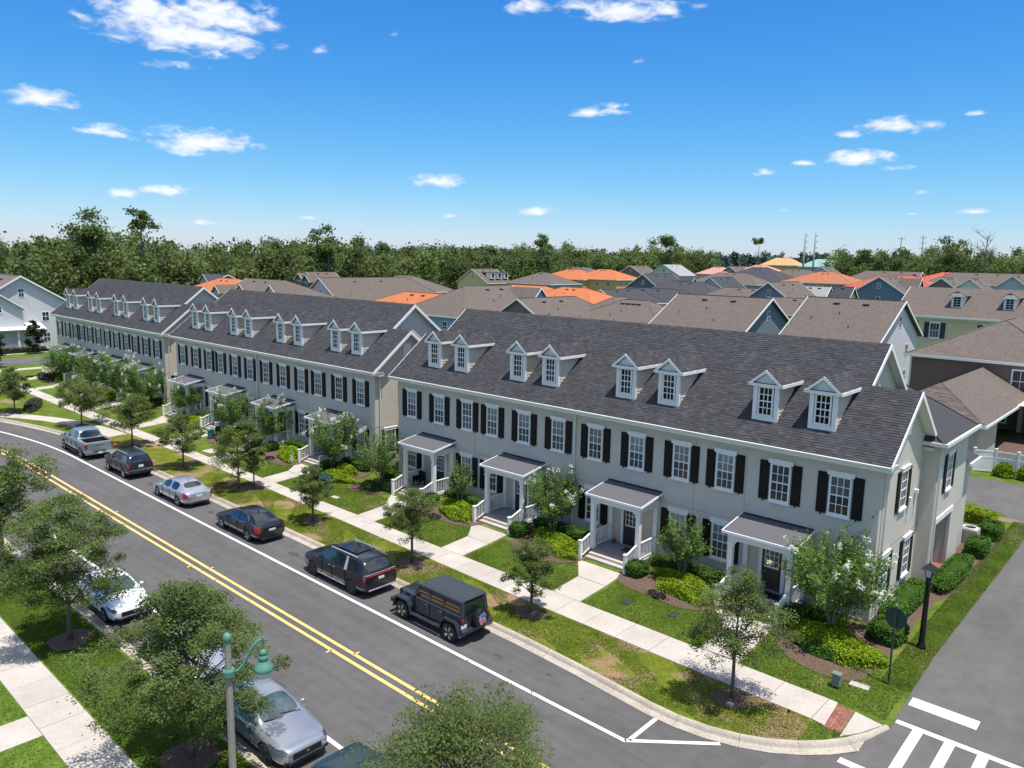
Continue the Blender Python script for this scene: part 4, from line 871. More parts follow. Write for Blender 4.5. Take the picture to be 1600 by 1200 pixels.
def jeep():
    T = thing('parked_offroader', 'dark blue-grey boxy four-door off-roader with a spare wheel on its tailgate', 'off-road car', (-12.95,-11.82,0), 0)
    xf, xr = -1.475, 1.475; pk = 'p_jeep'; r = .41
    b = MB()
    b.prism([(-1.15,-.76,.52),(2.02,-.76,.52),(2.05,-.76,1.16),(-.95,-.76,1.16),(-1.15,-.72,1.10)], (0,1.52,0)); body = part('body', b, pk, T)
    md = body.modifiers.new('bevel', 'BEVEL'); md.width = .035; md.segments = 2
    b = MB()                                                        # bonnet tapering to the grille
    v = [(-2.02,-.50,.62),(-2.02,.50,.62),(-1.0,.66,.62),(-1.0,-.66,.62),(-2.02,-.46,1.06),(-2.02,.46,1.06),(-.98,.63,1.15),(-.98,-.63,1.15),(-2.0,-.3,1.09),(-2.0,.3,1.09),(-.98,.4,1.19),(-.98,-.4,1.19)]
    b.add(v, [(0,1,5,9,8,4),(0,4,7,3),(1,2,6,5),(4,8,11,7),(8,9,10,11),(9,5,6,10),(0,3,2,1),(3,7,11,10,6,2)]); o = part('bonnet', b, pk, T); md = o.modifiers.new('bevel', 'BEVEL'); md.width = .03; md.segments = 2
    b = MB(); b.box(-2.08,-.52,.55,-2.0,.52,1.08); part('grille', b, pk, T)
    for q in (-1, 1):
        b = MB(); b.lathe([(.02,-.03),(.10,-.02),(.11,.02)], 14, ax='y'); b.v = [(-2.10+p[1], q*.38+p[0], .86+p[2]) for p in b.v]; part('headlight', b, 'headlamp', T)
    # cabin frame and hard top
    yb, yt, z0, z1 = .745, .66, 1.17, 1.74
    def side(x0, x1, x2, x3, q, k, n, th=.02, s=0):
        b = MB(); b.prism([(x0,q*(yb-s),z0+s*.3),(x1,q*(yb-s),z0+s*.3),(x2,q*(yt+.01-s*.5),z1-s*.3),(x3,q*(yt+.01-s*.5),z1-s*.3)], (0,-q*th,0)); return part(n, b, k, T)
    for q in (-1, 1):
        for x0, x1, x2, x3 in ((-.92,-.84,-.48,-.58),(.08,.16,.16,.08),(.93,1.03,1.02,.92),(1.92,2.05,1.98,1.88)): side(x0, x1, x2, x3, q, 'hardtop', 'pillar', .05)
        for (x0, x1, x2, x3), n in (((-.84,.08,.08,-.48),'front_window'),((.16,.93,.92,.16),'rear_door_window'),((1.03,1.92,1.88,1.02),'quarter_window')): side(x0, x1, x2, x3, q, 'carglass', n, .012, .02)
        b = MB(); b.beam((-.55,q*.68,1.73),(1.93,q*.68,1.73),.06,.09); part('top_rail', b, 'hardtop', T)
        b = MB(); b.beam((-.88,q*.75,1.17),(2.0,q*.75,1.17),.05,.05); part('window_sill', b, 'hardtop', T)
    b = MB(); b.prism([(-.90,-.7,1.19),(-.86,-.7,1.19),(-.52,-.62,1.70),(-.56,-.62,1.70)], (0,.01,0)); b = MB(); b.quad((-.91,-.68,1.2),(-.91,.68,1.2),(-.55,.60,1.71),(-.55,-.60,1.71)); part('windshield', b, 'carglass', T)
    b = MB(); b.prism([(-.62,-.70,1.72),(2.0,-.70,1.72),(1.98,-.67,1.83),(-.55,-.67,1.83)], (0,1.40,0)); o = part('hardtop', b, 'hardtop', T); md = o.modifiers.new('bevel', 'BEVEL'); md.width = .05; md.segments = 3
    b = MB(); b.beam((-.5,0,1.832),(1.9,0,1.832),1.05,.015); part('roof_panel', b, 'hardtop', T)
    b = MB(); b.prism([(2.03,-.60,1.22),(2.03,.60,1.22),(1.985,.55,1.68),(1.985,-.55,1.68)], (.015,0,0)); part('rear_window', b, 'carglass', T)
    for q in (-1, 1): b = MB(); b.prism([(2.0,q*.60,1.17),(2.0,q*.75,1.17),(1.95,q*.68,1.74),(1.95,q*.55,1.74)], (.05,0,0)); part('rear_pillar', b, 'hardtop', T)
    bx(T, 'tailgate', pk, 2.04,-.6,.62,2.08,.6,1.17)
    # flared fenders
    for x in (xf, xr):
        for q in (-1, 1):
            b = MB(); pr_ = [(-.60,.42),(-.50,.80),(-.34,.97),(.34,.97),(.52,.78),(.66,.40)]; in_ = [(-.53,.42),(-.44,.76),(-.31,.91),(.31,.91),(.45,.74),(.58,.40)]
            for i in range(5):
                a, c, d, e = pr_[i], pr_[i+1], in_[i+1], in_[i]
                y0, y1 = q*.62, q*.945
                b.quad((x+a[0],y0,a[1]),(x+c[0],y0,c[1]),(x+c[0],y1,c[1]),(x+a[0],y1,a[1])); b.quad((x+a[0],y1,a[1]),(x+c[0],y1,c[1]),(x+d[0],y1,d[1]),(x+e[0],y1,e[1])); b.quad((x+e[0],y0,e[1]),(x+d[0],y0,d[1]),(x+d[0],y1,d[1]),(x+e[0],y1,e[1]))
            part('fender', b, pk, T)
            b = MB(); b.box(x-.45, min(q*.45,q*.765), .45, x+.45, max(q*.45,q*.765), .88); part('wheel_well', b, 'bedliner', T)
    add_wheels(T, (xf, xr), .935, r, 'a', .26)
    bx(T, 'front_bumper', 'plastic', -2.33,-.85,.52,-2.12,.85,.72, bev=.04); bx(T, 'rear_bumper', pk, 2.08,-.86,.50,2.26,.86,.70, bev=.05)
    for q in (-1, 1): bx(T, 'side_step', pk, -.85, min(q*.78,q*.95), .42, .85, max(q*.78,q*.95), .50, bev=.03); bx(T, 'tail_light', 'tail', 2.03, q*.70-.05, .85, 2.12, q*.70+.05, 1.08, bev=.02)
    handles(T, (-.05,.82), 1.06, .765, 'rim'); seams(T, (-.82,.12,.98), .6, 1.14, .762); mirrors(T, -.72, 1.28, .78, 'plastic')
    bx(T, 'licence_plate', 'plate', 2.09,-.82,.72,2.11,-.52,.86)
    sp = MB(); sp.lathe([(.02,.13),(.34,.13),(.39,.08),(.40,0),(.39,-.10),(.2,-.12)], 26, ax='y'); sp.v = [(2.28+p[1], p[0]+.08, 1.02+p[2]) for p in sp.v]; s_ = part('spare_wheel_cover', sp, 'black', T, smooth=False)
    b = MB(); pts = [(math.cos(t)*(.27 if i % 2 else .2), math.sin(t)*(.27 if i % 2 else .2)) for i, t in enumerate(np.linspace(.1, 3.0, 9))]; b.prism([(2.412,y+.08,z+1.03) for y, z in pts], (.004,0,0), 0)
    for yy, zz, rr in ((-.12,-.05,.1),(.08,-.09,.11),(-.05,-.2,.09),(.16,-.2,.07)): b.prism([(2.414,.08+yy+rr*math.cos(t),1.03+zz+rr*math.sin(t)) for t in np.linspace(0, 6.28, 9)[:-1]], (.004,0,0), 1)
    part('cover_print', b, ['sticker_blue','sticker_pink'], s_)
jeep()
# ------------------------------------------------------------------ vegetation
def tree_meshes(seed, H, R_, zb, nleaf, leaf, lsize, kind='oak', nclump=70, trunk_r=.06, bark='bark', flow=0, shape=1.0):
    """trunk mesh with limbs + crown mesh of leaf faces. H top, zb crown bottom, R_ crown radius"""
    rs = np.random.RandomState(seed); r = random.Random(seed)
    zc = (H+zb)/2; hz = (H-zb)/2; cl = []
    while len(cl) < nclump:
        p = rs.uniform(-1, 1, 3); q = np.linalg.norm(p)
        if q > 1 or q < .25: continue
        f = 1.0
        if kind == 'oak': f = 1-.42*max(0, p[2])*shape
        if kind == 'vase': f = .55+.45*(p[2]*.5+.5)
        wob = 1+.22*math.sin(3*math.atan2(p[1], p[0])+seed)+.15*math.sin(5*p[2]+seed*2)
        cl.append((p[0]*R_*f*wob, p[1]*R_*f*wob, zc+p[2]*hz*(.93+.14*r.random())))
    cl = np.array(cl); t = MB()
    if kind == 'vase':
        n = 4
        for i in range(n):
            a = 6.28*i/n+seed; c, s = math.cos(a), math.sin(a)
            t.tube([(c*.06,s*.06,0),(c*.16,s*.16,zb*.6),(c*R_*.3,s*R_*.3,zb+hz*.4),(c*R_*.55,s*R_*.55,zc+hz*.2)], [trunk_r*.7,trunk_r*.6,trunk_r*.4,.012], 6)
        hub = [(math.cos(6.28*i/n+seed)*R_*.2, math.sin(6.28*i/n+seed)*R_*.2, zb+.1) for i in range(n)]
    else:
        t.tube([(0,0,0),(.02,.01,zb*.5),(0,.03,zb),(.05,0,zc),(0,0,H-hz*.3)], [trunk_r*1.25,trunk_r,trunk_r*.9,trunk_r*.55,.012], 8)
        hub = [(0,.02,zb+.05),(.03,.01,zb+hz*.5),(.04,0,zc)]
    for c in cl[::2]:
        h = min(hub, key=lambda q: (c[0]-q[0])**2+(c[1]-q[1])**2+(c[2]-q[2]-.5)**2); m_ = [(h[k]+c[k])/2+r.uniform(-.08, .08) for k in range(3)]
        t.tube([h, m_, tuple(c)], [trunk_r*.32, trunk_r*.2, .006], 4, cap=False)
    tm = t.mesh('trunk', [bark], True)
    per = nleaf//nclump; P = []; tint = []
    if kind == 'vase':       # myrtles grow as leafy shoots
        ns = 60; per = nleaf//ns; cl2 = []
        for i in range(ns):
            a = rs.rand()*6.283; e = rs.uniform(.15, 1.0)**.8; o = np.array([math.cos(a), math.sin(a), 0])
            base = np.array([0, 0, zb+.1])+o*R_*.12; tip = o*R_*rs.uniform(.62, 1.08)*math.sqrt(1-(e*.82)**2)+np.array([0, 0, zb+hz*.25+(H-zb-hz*.25)*e*rs.uniform(.82, 1.08)])
            mid = (base+tip)/2+o*R_*.12; t_ = rs.rand(per)**.62; q = (1-t_)[:, None]**2*base+2*(t_*(1-t_))[:, None]*mid+t_[:, None]**2*tip
            sp = (R_*.115*(1.15-t_*.75))[:, None]; P.append(q+rs.normal(size=(per, 3))*sp); tint.append((.72+.5*rs.rand())*(.8+.4*rs.rand(per))*(.85+.3*t_)); cl2.append(tip)
            t.tube([tuple(base), tuple(mid), tuple(tip)], [.018, .012, .004], 3, cap=False)
        tm = t.mesh('trunk', [bark], True); cl = np.array(cl2); nclump = 0
    for i, c in enumerate(cl if nclump else []):
        sg = R_*.165*(70/nclump)**.4*(.7+.6*rs.rand()); d = rs.normal(size=(per, 3)); d /= np.linalg.norm(d, axis=1)[:, None]; rad = sg*(rs.rand(per)**.45)*1.5
        if kind == 'oak': d[:, 2] *= .6
        q = c+d*rad[:, None]; P.append(q); tint.append(np.full(per, .72+.56*rs.rand())*(.82+.36*rs.rand(per)))
    # stray twigs outside the outline
    k = nleaf//60 if nclump else 4; ci = rs.randint(0, len(cl), k); dirn = cl[ci]-np.array([0, 0, zc]); dirn /= np.linalg.norm(dirn, axis=1)[:, None]+1e-6
    P.append(cl[ci]+dirn*(rs.rand(k)**.7*R_*.28)[:, None]+rs.normal(size=(k, 3))*.05*R_); tint.append(.8+.5*rs.rand(k))
    P = np.concatenate(P); tint = np.concatenate(tint); V, F = leaves(P, lsize*1.2, tint, rs, .75, .62)
    cm = npmesh('crown', V, F, [leaf], tint); fm = None
    if flow:
        FP = []
        top = cl[np.argsort(-(cl[:, 2]+np.linalg.norm(cl[:, :2], axis=1)*.6))][:max(flow*2, 4)]
        for i in range(flow):
            c = top[rs.randint(len(top))]+rs.normal(size=3)*.1; dirn = c-np.array([0, 0, zc]); dirn /= np.linalg.norm(dirn); c = c+dirn*R_*.06
            FP.append(c+rs.normal(size=(26, 3))*np.array([.055, .055, .075]))
        FP = np.concatenate(FP); V, F = leaves(FP, .045, None, rs, .1, .9); fm = npmesh('blossom', V, F, ['blossom'], .8+.3*rs.rand(len(FP)))
    return tm, cm, fm
def place_tree(name, label, cat, ms, x, y, s=1, rz=0, group=None, z=None, sz=None):
    T = thing(name, label, cat, (x, y, (gz(x, y) if z is None else z)-.02), rz, group); T.scale = (s, s, sz or s)
    link('trunk', ms[0], T); link('crown', ms[1], T)
    if ms[2]: link('blossom', ms[2], T)
    return T
# street oaks on the verge: (x, y, top above ground, crown bottom, radius)
ST = [('slim oak on the verge nearest the corner ramp, its shadow on the sidewalk', -1.17,-8.75, 4.85,1.45,1.72, 9500, .040),
 ('small oak on the verge behind the boxy dark off-roader', -10.6,-8.7, 3.6,.85,1.12, 6500, .040),
 ('round young oak on the verge beside the black minivan, in a ring of dark mulch', -18.5,-8.75, 3.9,1.25,1.35, 7500, .042),
 ('narrow young oak on the verge between the black sedan and the green utility box', -27.2,-8.8, 3.45,1.0,1.08, 6500, .042),
 ('bushy oak on the verge beside the black sedan, the larger of two trunks close together', -35.9,-8.7, 4.7,.95,1.65, 7500, .048),
 ('thin oak standing right beside the bushy oak near the black sedan', -35.3,-7.95, 4.4,1.1,1.1, 4500, .048),
 ('oak on the verge beside the silver sedan, dark and dense', -43.4,-8.9, 4.1,.95,1.5, 7000, .052),
 ('oak on the verge between the pickup truck and the small dark SUV', -52.0,-9.0, 4.25,1.5,1.9, 7500, .058),
 ('round oak on the verge at the start of the bend, behind the pickup truck', -62.4,-9.15, 4.4,1.25,2.1, 7000, .065),
 ('leftmost verge oak inside the bend, beside the clipped oval hedge', -72.3,-11.6, 4.2,1.25,1.8, 6000, .07)]
for i, (lab, x, y, h, zb, r_, n, ls) in enumerate(ST):
    ms = tree_meshes(20+i, h, r_, zb, int(n*1.7), 'leaf_oak', ls*.85, nclump=95, trunk_r=.065 if i != 5 else .05)
    place_tree('street_tree', lab, 'tree', ms, x, y, group='young oaks along the far curb')
    tag(drape('mulch_ring', x, y, .75, .62, 'mulch', .02, 0, i), kind='structure')
NT = [('large wispy oak on the near verge, partly over the white sedan', -21.96,-23.3, 5.95,1.5,2.5, 40000, .036),
 ('largest oak on the near verge, right behind the green lamp post', -11.6,-23.3, 5.75,.9,2.5, 50000, .034),
 ('oak crown at the middle of the bottom edge, its trunk outside the photo', -1.45,-21.6, 5.45,1.2,2.85, 46000, .029),
 ('oak crown cut by the left edge of the photo above the driveway', -30.6,-23.3, 6.6,2.2,2.6, 18000, .055)]
for i, (lab, x, y, h, zb, r_, n, ls) in enumerate(NT):
    ms = tree_meshes(50+i, h, r_, zb, n, 'leaf_oak', ls, nclump=170, trunk_r=.10, bark='bark')
    place_tree('verge_tree', lab, 'tree', ms, x, y, group='larger oaks along the near curb', z=.16)
    tag(drape('mulch_ring', x, y, .85, .8, 'mulch', .03, 0, 30+i), kind='structure')
# crape myrtles in the front yards
MY = [('big spreading crape myrtle with large white flower heads in the corner bed', -.26,-1.99, 4.3,1.3,2.35, 9500,.055, 34),
 ('small bright crape myrtle without flowers between the last two porches', -7.4,-1.5, 3.2,1.0,1.25, 3600,.05, 0),
 ('crape myrtle with cream flowers before the downspout of the nearest block', -15.5,-1.35, 3.9,1.05,1.7, 6500,.05, 30),
 ('smallest crape myrtle, pale and thin, between the first two porches of the nearest block', -22.6,-1.5, 2.8,.9,.95, 2200,.05, 0),
 ('airy pale crape myrtle at the left end of the nearest block', -29.2,-2.4, 4.0,1.2,1.75, 5200,.05, 4),
 ('crape myrtle with many white flowers before the last porch of the middle block', -34.6,-2.3, 4.4,1.0,2.0, 7500,.055, 36),
 ('upright crape myrtle before the third porch of the middle block', -43.6,-1.7, 3.9,1.0,1.7, 5000,.06, 10),
 ('crape myrtle with a few pinkish white flowers before the second porch of the middle block', -49.2,-2.2, 3.9,1.0,1.8, 5000,.06, 12),
 ('crape myrtle before the first porch of the middle block', -58.6,-1.6, 3.3,1.0,1.6, 4500,.06, 6),
 ('crape myrtle covered in white flowers at the right end of the farthest block', -65.6,-2.5, 4.4,1.1,2.2, 6500,.07, 40),
 ('second flowering crape myrtle from the right before the farthest block', -71.0,-2.6, 4.9,1.0,2.2, 6500,.07, 34),
 ('upright crape myrtle before the middle of the farthest block', -78.5,-2.4, 4.6,1.0,2.2, 5500,.075, 10),
 ('crape myrtle at the left corner of the farthest block', -88.0,-2.0, 4.0,1.0,2.7, 6000,.08, 8)]
for i, (lab, x, y, h, zb, r_, n, ls, fl) in enumerate(MY):
    ms = tree_meshes(80+i, h, r_, zb, n, 'leaf_myrtle', ls, 'vase', 60, .05, 'bark_pale', fl)
    place_tree('crape_myrtle', lab, 'tree', ms, x, y, group='crape myrtles in the front yards')
# shrubs
def shrub_mesh(name, seed, rx, ry, h, mat_, n, ls, box=.5, lump=.16):
    rs = np.random.RandomState(seed); core = MB(); V = []
    ph = rs.rand(6)*6.28
    def rad(t, p):
        e = (abs(math.cos(t))**(2/box)+abs(math.sin(t))**(2/box))**(-box/2) if box < 1 else 1
        return e*(1+lump*(math.sin(2*t+ph[0])*.5+math.sin(5*t+ph[1])*.5+math.sin(3*p*3+ph[2]+2*t)*.4))
    nu, nv = 18, 6
    for j in range(nv+1):
        p = j/nv*math.pi/2
        for i in range(nu):
            t = 2*math.pi*i/nu; k = rad(t, p)*.90; c = math.cos(p)**.28 if box < 1 else math.cos(p)
            V.append((rx*k*c*math.cos(t), ry*k*c*math.sin(t), h*.90*math.sin(p)**(.55 if box < 1 else .8)*(1+lump*.5*math.sin(3*t+ph[3]))))
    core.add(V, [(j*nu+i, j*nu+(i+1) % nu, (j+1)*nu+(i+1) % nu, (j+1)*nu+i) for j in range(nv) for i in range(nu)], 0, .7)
    t = rs.rand(n)*6.283; p = np.arcsin(rs.rand(n)**.75); K = np.array([rad(a, b_) for a, b_ in zip(t, p)]); c = np.cos(p)**(.28 if box < 1 else 1)
    K *= .9+.16*rs.rand(n)
    P = np.stack([rx*K*c*np.cos(t), ry*K*c*np.sin(t), .04+h*np.sin(p)**(.55 if box < 1 else .8)*(1+lump*.5*np.sin(3*t+ph[3]))*(.93+.12*rs.rand(n))], 1)
    tint = .7+.6*rs.rand(n); tint *= .8+.4*(.5+.5*np.sin(P[:, 0]*3.1+ph[4])*np.sin(P[:, 1]*3.7+ph[5]))
    Lv, Lf = leaves(P, ls, tint, rs, .5, .7)
    V = np.concatenate([np.array(V), Lv]); F = np.concatenate([np.array([f for f in core.f]), Lf+len(core.v)])
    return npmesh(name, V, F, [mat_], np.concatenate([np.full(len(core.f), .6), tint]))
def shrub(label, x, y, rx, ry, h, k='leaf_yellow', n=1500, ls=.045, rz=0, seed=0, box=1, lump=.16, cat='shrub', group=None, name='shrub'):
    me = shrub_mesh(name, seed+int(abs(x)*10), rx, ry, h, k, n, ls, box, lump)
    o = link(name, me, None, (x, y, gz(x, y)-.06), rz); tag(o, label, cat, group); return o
# corner bed
drape('mulch_bed', -.1,-2.6,2.5,2.1,'mulch',.02,-.25,5)
shrub('crescent of yellow-green shrubs around the big flowering myrtle in the corner bed', .15,-2.75,2.0,1.05,.68,'leaf_yellow',7000,.045,-.12,1,1,.16)
shrub('darker green front face of the corner bed planting, below the yellow-green crescent', -.15,-3.55,1.0,.35,.40,'leaf_hedge',1800,.04,-.1,2)
shrub('clipped dark green shrub left of the yellow-green crescent by the last stair', -1.95,-1.9,.55,.6,.72,'leaf_hedge',2200,.045,0,3,.5,.05)
shrub('dark green rounded shrub at the corner of the end wall, behind the round green sign', 1.55,-.75,.65,.75,.75,'leaf_hedge',2400,.045,0,4,.6,.06)
tag(shrub('low green shrubs behind the trunk of the big flowering myrtle, against the wall', -.9,-.9,1.0,.4,.5,'leaf_yellow',1600,.045,0,5), group=None)
# long hedge along the end wall
for i, (x, y, a, b_, h, lb) in enumerate([(1.15,3.0,.50,2.55,.66,'long clipped hedge along the end wall, nearest the black street lamp'),(1.85,8.0,.48,2.5,.66,'long clipped hedge below the garage opening of the end wall'),
      (1.95,12.5,.5,.95,.85,'boxy clipped shrub just past the garage opening'),(1.9,15.9,.55,.95,.85,'boxy clipped shrub beside the air conditioner'),(.7,18.4,1.0,.6,.8,'loose yellow-green shrub at the back corner by the lane')]):
    shrub(lb, x, y, a, b_, h, 'leaf_hedge' if i < 4 else 'leaf_yellow', [5600,5200,2200,2000,1500][i], .05, 0, 10+i, .45, .05, 'hedge' if i < 2 else 'shrub')
b = MB(); 
for j in range(24):
    y0 = .4+j*.75; y1 = y0+.75; xe = lambda y: 2.02+.62*min(1, max(0, (y-4.6)/1.4))+.07*math.sin(y*2.3)
    b.quad((.59,y0,.502),(xe(y0),y0,.502),(xe(y1),y1,.502),(.59,y1,.502))
part('mulch_bed', b, 'mulch')['kind'] = 'structure'
# yards of the three blocks
yard_names = ['nearest block', 'middle block', 'farthest block']; ordn = ['first', 'second', 'third', 'fourth']
PC = (-26.2,-18.85,-11.22,-3.62); BEDS = {}
for bi, dx in enumerate((0, -33.35, -66.7)):
    for k, cx in enumerate(PC):
        x0 = cx+1.55+dx; w = (PC[k+1]-cx-3.1) if k < 3 else 3.0
        if bi == 0 and k == 3: continue
        xm = x0+w/2+.15; nm = f'right of the {ordn[k]} porch, {yard_names[bi]}'; near = bi == 0
        drape('mulch_bed', xm+.05,-2.35,w/2+.35,1.75,'mulch',.02,0,int(100+bi*10+k))
        f = 1 if near else .5
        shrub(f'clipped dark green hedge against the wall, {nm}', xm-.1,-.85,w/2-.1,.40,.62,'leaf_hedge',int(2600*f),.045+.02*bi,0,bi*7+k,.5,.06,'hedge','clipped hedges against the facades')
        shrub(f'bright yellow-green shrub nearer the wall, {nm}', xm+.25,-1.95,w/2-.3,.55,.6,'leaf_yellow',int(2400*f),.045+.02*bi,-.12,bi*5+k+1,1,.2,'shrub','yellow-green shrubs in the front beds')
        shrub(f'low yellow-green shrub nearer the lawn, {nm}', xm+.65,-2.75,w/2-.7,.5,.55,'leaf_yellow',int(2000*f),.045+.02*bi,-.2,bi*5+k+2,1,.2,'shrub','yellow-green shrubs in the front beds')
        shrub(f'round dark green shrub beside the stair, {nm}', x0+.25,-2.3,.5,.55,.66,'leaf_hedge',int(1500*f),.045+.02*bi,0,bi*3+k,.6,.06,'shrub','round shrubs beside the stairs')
        if near or bi == 1: shrub(f'thin reddish-brown groundcover, {nm}', xm-.2,-3.55,.5,.3,.2,'leaf_red',350,.05,0,k+40,1,.3,'groundcover','reddish groundcover plants')
# left end of nearest block
drape('mulch_bed', -29.6,-2.4,1.7,1.5,'mulch',.02,0,201)
shrub('dark green shrub left of the first stair of the nearest block', -28.4,-2.2,.55,.5,.6,'leaf_hedge',1500,.045,0,61,.6,.06)
shrub('green shrub around the foot of the airy pale myrtle', -29.5,-2.9,.8,.5,.55,'leaf_hedge',1800,.045,0,62)
shrub('clipped hedge at the left corner of the nearest block', -29.4,-1.1,1.1,.45,.7,'leaf_hedge',1800,.045,0,63,.5,.05,'hedge')
shrub('bright yellow-green mound in the last bed of the middle block', -32.9,-3.1,1.3,.75,.62,'leaf_yellow',3000,.05,0,64,1,.2)
# left: oval clipped hedge between the two walks
shrub('long low oval hedge between the two sidewalks at the left', -74.6,-9.4,3.4,.75,.55,'leaf_dark',3800,.07,-.35,70,1,.03,'hedge')
shrub('dark reddish shrub near the left corner of the farthest block', -90.6,-3.3,2.2,.8,.7,'leaf_red',1800,.08,0,71)
shrub('yellow-green shrub behind the dark reddish one at the left', -92.2,-1.2,1.6,.7,.9,'leaf_yellow',1400,.08,0,72)
shrub('pale shrub by the far-left walk', -95.0,-6.0,1.6,.7,.5,'leaf_yellow',900,.08,0,73)
# dry, worn patches on the lawns
for i, (x, y, a, b_, m) in enumerate([(2.9,16.8,.4,1.6,'dry'),(1.4,20.0,1.4,.5,'dry'),
                                      ]):
    drape('worn_patch' if m == 'dry' else 'lush_patch', x, y, a, b_, m, .006, .1, 300+i, wob=.4)
# grass blades: relief on the near lawns
def blades(n, xr, yr, ok, hgt=.03, seed=1, z=None):
    rs = np.random.RandomState(seed); x = rs.uniform(*xr, n); y = rs.uniform(*yr, n); keep = ok(x, y); x, y = x[keep], y[keep]
    zz = np.interp(y, [-6.1,-2.6,-.8], [.17,.36,.5]) if z is None else np.full(len(x), z)
    P = np.stack([x, y, zz+hgt*rs.rand(len(x))], 1); ti = (.75+.5*rs.rand(len(x)))*(1+.16*np.sin(x*1.9+np.sin(y*2.3)*1.5)); V, F = leaves(P, .038, ti, rs, 1.3, .35)
    o = link('grass', npmesh('grass', V, F, ['blade'], ti)); o['kind'] = 'stuff'
cpx = np.array([p[0] for p in CP]); cpy = np.array([p[1] for p in CP])
vx = lambda x: np.interp(x, cpx, cpy)
noi_ = lambda x, y: np.sin(x*1.3+np.sin(y*2.1))*np.sin(y*1.7+x*.6)
sfv = lambda x: np.interp(x, [-62,-50,-35,-12,0], [-7.55,-7.35,-7.3,-7.9,-7.95])
blades(80000, (-40,2.6), (-10.9,-7.3), lambda x, y: (y > vx(x)+.06) & (y < sfv(x)-.05) & (noi_(x, y) < .25), .03, 1)
def inyard(x, y):
    k = (y > -6.25) & (y < -3.3) & (x < 3.2)
    for dx in (0, -33.35):
        for cx in PC: c = cx+dx; k &= ~((x > c-.25-(np.clip(y+4.3, 0, 9))*.7) & (x < c+1.55))
    return k
blades(80000, (-40,3.2), (-6.3,-3.3), inyard, .03, 2)
blades(30000, (2.3,3.35), (-4,20), lambda x, y: (x > 1.6) & (y > -4) , .03, 3)
blades(90000, (-34,-8), (-24.55,-22.3), lambda x, y: x > -99, .035, 4, .155)
blades(9000, (-30,-14), (-29,-26.1), lambda x, y: (x < -17.5) | (x > -15.9), .035, 5, .155)
